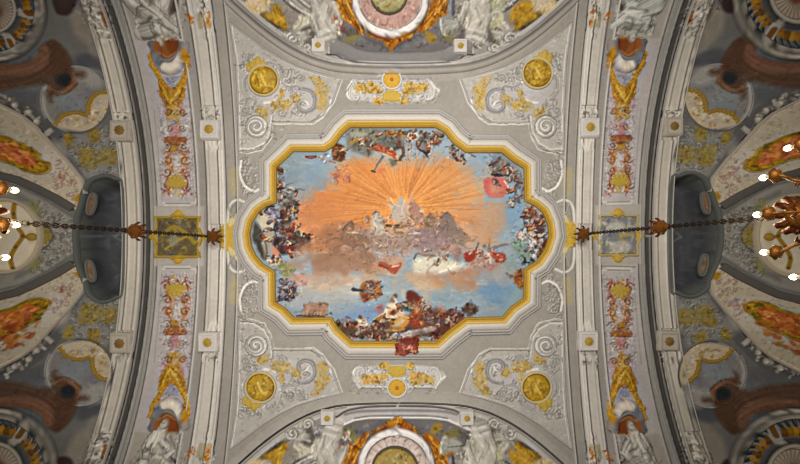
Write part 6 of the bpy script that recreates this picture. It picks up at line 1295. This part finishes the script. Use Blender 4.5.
# ------------------------------------------------------------------ lunette groups
for my, du, dv, lab in ((False, 0, 0, 'upper'), (True, 6, 6, 'lower')):
    mirror(False, my); frame(du, dv)
    t = root('scroll_cartouche', tuple(tp([(390.5, 20)])[0]), 'round white scroll cartouche with pink field and orange flames in the %s lunette' % lab, 'cartouche', 'lunette cartouches')
    sweep('white_ring', M_PAINT, t, [(390.5 + 34.6 * math.cos(a), 2 + 34.6 * math.sin(a)) for a in np.linspace(0, 2 * math.pi, 60, endpoint=False)], roundprof(.19, .22, 6), True, resample=.06)
    relief('inner_field', M_PAINT, t, poly=[(390.5 + 30 * math.cos(a), 2 + 30 * math.sin(a)) for a in np.linspace(0, 2 * math.pi, 40, endpoint=False)], lift=.03, edge=.05)
    relief('oval_painting', M_PAINT, t, poly=[(389 + (17 if not my else 22) * math.cos(a), -3 + (17 if not my else 22) * math.sin(a)) for a in np.linspace(0, 2 * math.pi, 40, endpoint=False)], lift=.06, edge=.03)
    sweep('oval_rim', M_STUCCO, t, [(389 + (17.8 if not my else 22.8) * math.cos(a), -3 + (17.8 if not my else 22.8) * math.sin(a)) for a in np.linspace(0, 2 * math.pi, 40, endpoint=False)], roundprof(.04, .09, 4), True, colour='#4d4b38', resample=.05)
    relief('keystone_leaf', M_PAINT, t, [(391, 33, 4, 391, 40, 2.6, .9), (387, 33, 2.2, 386, 38, 1.6, .9), (395, 33, 2.2, 396, 38, 1.6, .9)], hs=1.3, bump=.03)
    for nm, cps in (('flame', [(340, -8, 7, 348, 10, 5), (348, 10, 5, 360, 30, 2.5), (335, 0, 4, 344, 18, 3), (352, -10, 3, 352, 6, 3)]), ('flame', [(440, -8, 7, 438, 10, 5), (438, 10, 5, 424, 30, 2.5), (446, 0, 4, 438, 18, 3), (432, -10, 2.5, 432, 6, 2.5)]), ('flame', [(368, 37, 3, 384, 42, 3.4), (384, 42, 3.4, 391, 48, 3), (391, 47, 3, 400, 41, 3.4), (400, 41, 3.4, 412, 35, 3)])):
        relief(nm, M_PAINT, t, cps, hs=.7, bump=.05)
    for s, nm in ((-1, 'left'), (1, 'right')):
        def fx_(u): return u if s > 0 else 802 - u - (6 if False else 0)
        base = [(472, 10, 7, 478, 24, 8), (478, 24, 8, 470, 34, 6), (470, 34, 6, 482, 36, 4), (478, -6, 8, 484, 8, 8), (484, 6, 5, 492, -6, 4), (466, 6, 4, 462, 18, 3.4), (488, 18, 4, 484, 30, 4), (468, 40, 4, 480, 42, 3.4)]
        caps = [(fx_(a), b, r, fx_(c_), d, r2_) for a, b, r, c_, d, r2_ in base]
        t = root('seated_statue', tuple(tp([(fx_(476), 16)])[0]), 'pale draped stone figure seated on the cornice %s of the %s lunette cartouche' % (nm, lab), 'statue', 'lunette statues')
        for c_ in caps:
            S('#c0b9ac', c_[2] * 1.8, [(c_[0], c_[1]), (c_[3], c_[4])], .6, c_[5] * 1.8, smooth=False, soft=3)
            S('#e0dacf', 1.8, [(c_[0] - 2, c_[1] - 2), (c_[3] - 1, c_[4] - 2)], .7); S('#7b756c', 1.6, [(c_[0] + 3, c_[1] + 1), (c_[3] + 2, c_[4] + 2)], .7)  # lit and shaded edge of each fold painted into the colour
        relief('robed_body', M_PAINT, t, caps, hs=.75, bump=.06, res=.024, fold=.2)
        relief('head', M_PAINT, t, [(fx_(473), 2 - 4, 3.6, fx_(472.4), 1, 3.2, 1.1)], res=.02)
        t = root('bracket', tuple(tp([(fx_(450), 28)])[0]), 'grey scroll bracket between the %s lunette cartouche and the %s seated statue' % (lab, nm), 'bracket', 'lunette brackets')
        relief('bracket_block', M_PAINT, t, poly=[(fx_(441), 19), (fx_(450), 20), (fx_(459), 21), (fx_(461), 31), (fx_(453), 36.5), (fx_(442), 34)], lift=.16, edge=.08, bump=.03)
        t = root('capital_drapery', tuple(tp([(fx_(508), 16)])[0]), 'yellow ochre painted drapery at the %s end of the %s lunette' % (nm, lab), 'relief', 'lunette draperies')
        relief('folds', M_PAINT, t, [(fx_(512), 18, 5, fx_(522), 4, 7, .4), (fx_(524), 8, 5, fx_(532), 2, 5, .4)], bump=.04)
mirror(); frame()
# ------------------------------------------------------------------ chandeliers
def chandelier(side, hook, ring_z, arm_n, az0, rad, zlo):
    hx, hy = plan([hook])[0]; zt = CAM[2] + float(vault(hx, hy))
    t = root('chandelier', (hx, hy, CAM[2] + ring_z), 'gilt brass chandelier with lit candle bulbs hanging on a long chain at the %s edge' % side, 'chandelier', 'gilt chandeliers')
    zb = CAM[2] + ring_z
    # chain: alternating links in one mesh
    parts = []; z = zt - .1; top_z = zb + .75; i = 0
    while z > top_z:
        a = np.linspace(0, 2 * math.pi, 13)
        l = np.stack([.032 * np.cos(a) * (i % 2 == 0), .032 * np.cos(a) * (i % 2), .06 * np.sin(a)], 1) + [hx, hy, z]
        parts.append(tube(None, None, None, l, .013, 5)); z -= .085; i += 1
    v, f = join(parts); build('chain', v, f, M_IRON, t)
    tube('core_cord', M_IRON, t, [(hx, hy, zt - .05), (hx, hy, (zt + top_z) / 2), (hx, hy, top_z)], .012, 6)
    # gilt knops on the chain: one under the hook, one half-way
    for zk, r in ((zt - .42, .135), (CAM[2] + zlo, .105)):
        v, f = lathe([(.01, .30), (.05, .26), (.04, .2), (r, .12), (r * 1.15, 0), (r * .9, -.1), (.04, -.18), (.06, -.24), (.01, -.28)], 18, (hx, hy, zk), 6, .12)
        kn = build('chain_knop', v, f, M_BRASS if zk < zt - 1 else M_BRASS, t)
        lv = []
        for j in range(8):
            a = j * math.pi / 4; c, s = math.cos(a), math.sin(a)
            lv.append(tube(None, None, None, [(hx + c * r * .8, hy + s * r * .8, zk + .1), (hx + c * r * 1.25, hy + s * r * 1.25, zk + .02), (hx + c * r * 1.6, hy + s * r * 1.6, zk + .10), (hx + c * r * 1.75, hy + s * r * 1.75, zk + .17)], [.02, .034, .028, .01], 6))
        v, f = join(lv); build('knop_leaves', v, f, M_DARKBRASS, kn)
    # crown, stem, bowl
    v, f = lathe([(.01, .80), (.05, .76), (.06, .68), (.15, .62), (.19, .56), (.10, .50), (.04, .46), (.05, .30), (.10, .22), (.05, .12), (.07, 0), (.17, -.08), (.23, -.18), (.17, -.32), (.06, -.42), (.05, -.52), (.01, -.56)], 24, (hx, hy, zb), 8, .06)
    build('stem', v, f, M_BRASS, t)
    lv = []
    for j in range(10):
        a = j * math.pi / 5; c, s = math.cos(a), math.sin(a)
        lv.append(tube(None, None, None, [(hx + c * .14, hy + s * .14, zb + .56), (hx + c * .19, hy + s * .19, zb + .60), (hx + c * .22, hy + s * .22, zb + .67), (hx + c * .21, hy + s * .21, zb + .73)], [.03, .05, .045, .02], 6))
    v, f = join(lv); build('leaf_crown', v, f, M_DARKBRASS, t)
    for j in range(arm_n):
        a = math.radians(az0 + j * 360 / arm_n); c, s = math.cos(a), math.sin(a)
        R = rad * (1 + .03 * (j % 3 - 1)); dz = 0.0
        pr = [(.10, -.05), (.28, -.22), (.46, -.26), (.62, -.14), (.72, -.04), (.80, -.02), (.86, .02)]
        pts = [(hx + c * p * R / .86, hy + s * p * R / .86, zb + q + dz) for p, q in pr]
        arm = tube('arm', M_BRASS, t, spline(pts, False, 5), .019, 8)
        lv = []
        for p, q in ((.30, -.2), (.5, -.24), (.66, -.1)):
            x, y, zz = hx + c * p * R / .86, hy + s * p * R / .86, zb + q + dz
            for d in (-1, 1): lv.append(tube(None, None, None, [(x, y, zz), (x - s * d * .05 + c * .03, y + c * d * .05 + s * .03, zz + .03), (x - s * d * .09 + c * .02, y + c * d * .09 + s * .02, zz + .0)], [.012, .022, .005], 5))
        v, f = join(lv); build('arm_leaves', v, f, M_DARKBRASS, arm)
        ex, ey, ez = hx + c * R, hy + s * R, zb + .02 + dz
        v, f = lathe([(.01, -.03), (.05, -.02), (.085, .02), (.08, .03), (.03, .03), (.028, .045)], 14, (ex, ey, ez), 7, .08); build('drip_pan', v, f, M_BRASS, arm)
        v, f = lathe([(.02, .03), (.022, .14), (.012, .15)], 10, (ex, ey, ez)); build('candle', v, f, M_WAX, arm)
        v, f = lathe([(.004, .14), (.024, .15), (.034, .175), (.029, .205), (.013, .23), (.002, .245)], 12, (ex, ey, ez)); build('bulb', v, f, M_BULB, arm)
    L = bpy.data.lights.new('chandelier_glow', 'POINT'); L.energy = 120; L.color = (1, .78, .48); L.shadow_soft_size = .5
    o = bpy.data.objects.new('chandelier_glow', L); C.objects.link(o); o.location = (hx, hy, zb + 1.2)
    return t
chandelier('left', (219, 237), 4.70, 12, 6, .78, 8.25)
chandelier('right', (578, 234.5), 4.72, 12, 178, .86, 8.15)

# ------------------------------------------------------------------ light and camera
w = bpy.data.worlds.new('church_daylight'); bpy.context.scene.world = w; w.use_nodes = True
w.node_tree.nodes['Background'].inputs['Color'].default_value = (1.0, .975, .94, 1); w.node_tree.nodes['Background'].inputs['Strength'].default_value = 0.085
def area(name, loc, aim, sx, sy, e, col):
    L = bpy.data.lights.new(name, 'AREA'); L.shape = 'RECTANGLE'; L.size = sx; L.size_y = sy; L.energy = e; L.color = col; L.spread = math.radians(100)
    o = bpy.data.objects.new(name, L); C.objects.link(o); o.location = loc
    from mathutils import Vector
    o.rotation_euler = (Vector(aim) - Vector(loc)).to_track_quat('-Z', 'Y').to_euler()
area('added_upper_fill', (1.0, -4.8, 0.6), (.7, -1.3, 13), 5, 3, 565, (1, .985, .96))  # unseen uplight added below the camera to brighten the upper vault
area('added_left_fill', (-4.0, 1.8, 0.6), (-1.8, .6, 13), 5, 3, 355, (1, .985, .965))  # second added uplight below the camera, lifts the lower left
cd = bpy.data.cameras.new('camera'); co = bpy.data.objects.new('camera', cd); C.objects.link(co); bpy.context.scene.camera = co
co.location = CAM; co.rotation_euler = (math.pi, 0, 0)
cd.sensor_fit = 'HORIZONTAL'; cd.sensor_width = 36; cd.lens = 36 * FPX / 800
cd.shift_x = (400 - PU) / 800; cd.shift_y = (PV - 232) / 800
sc = bpy.context.scene
sc.view_settings.view_transform = 'Standard'; sc.view_settings.look = 'None'; sc.view_settings.exposure = -0.06; sc.view_settings.gamma = 1
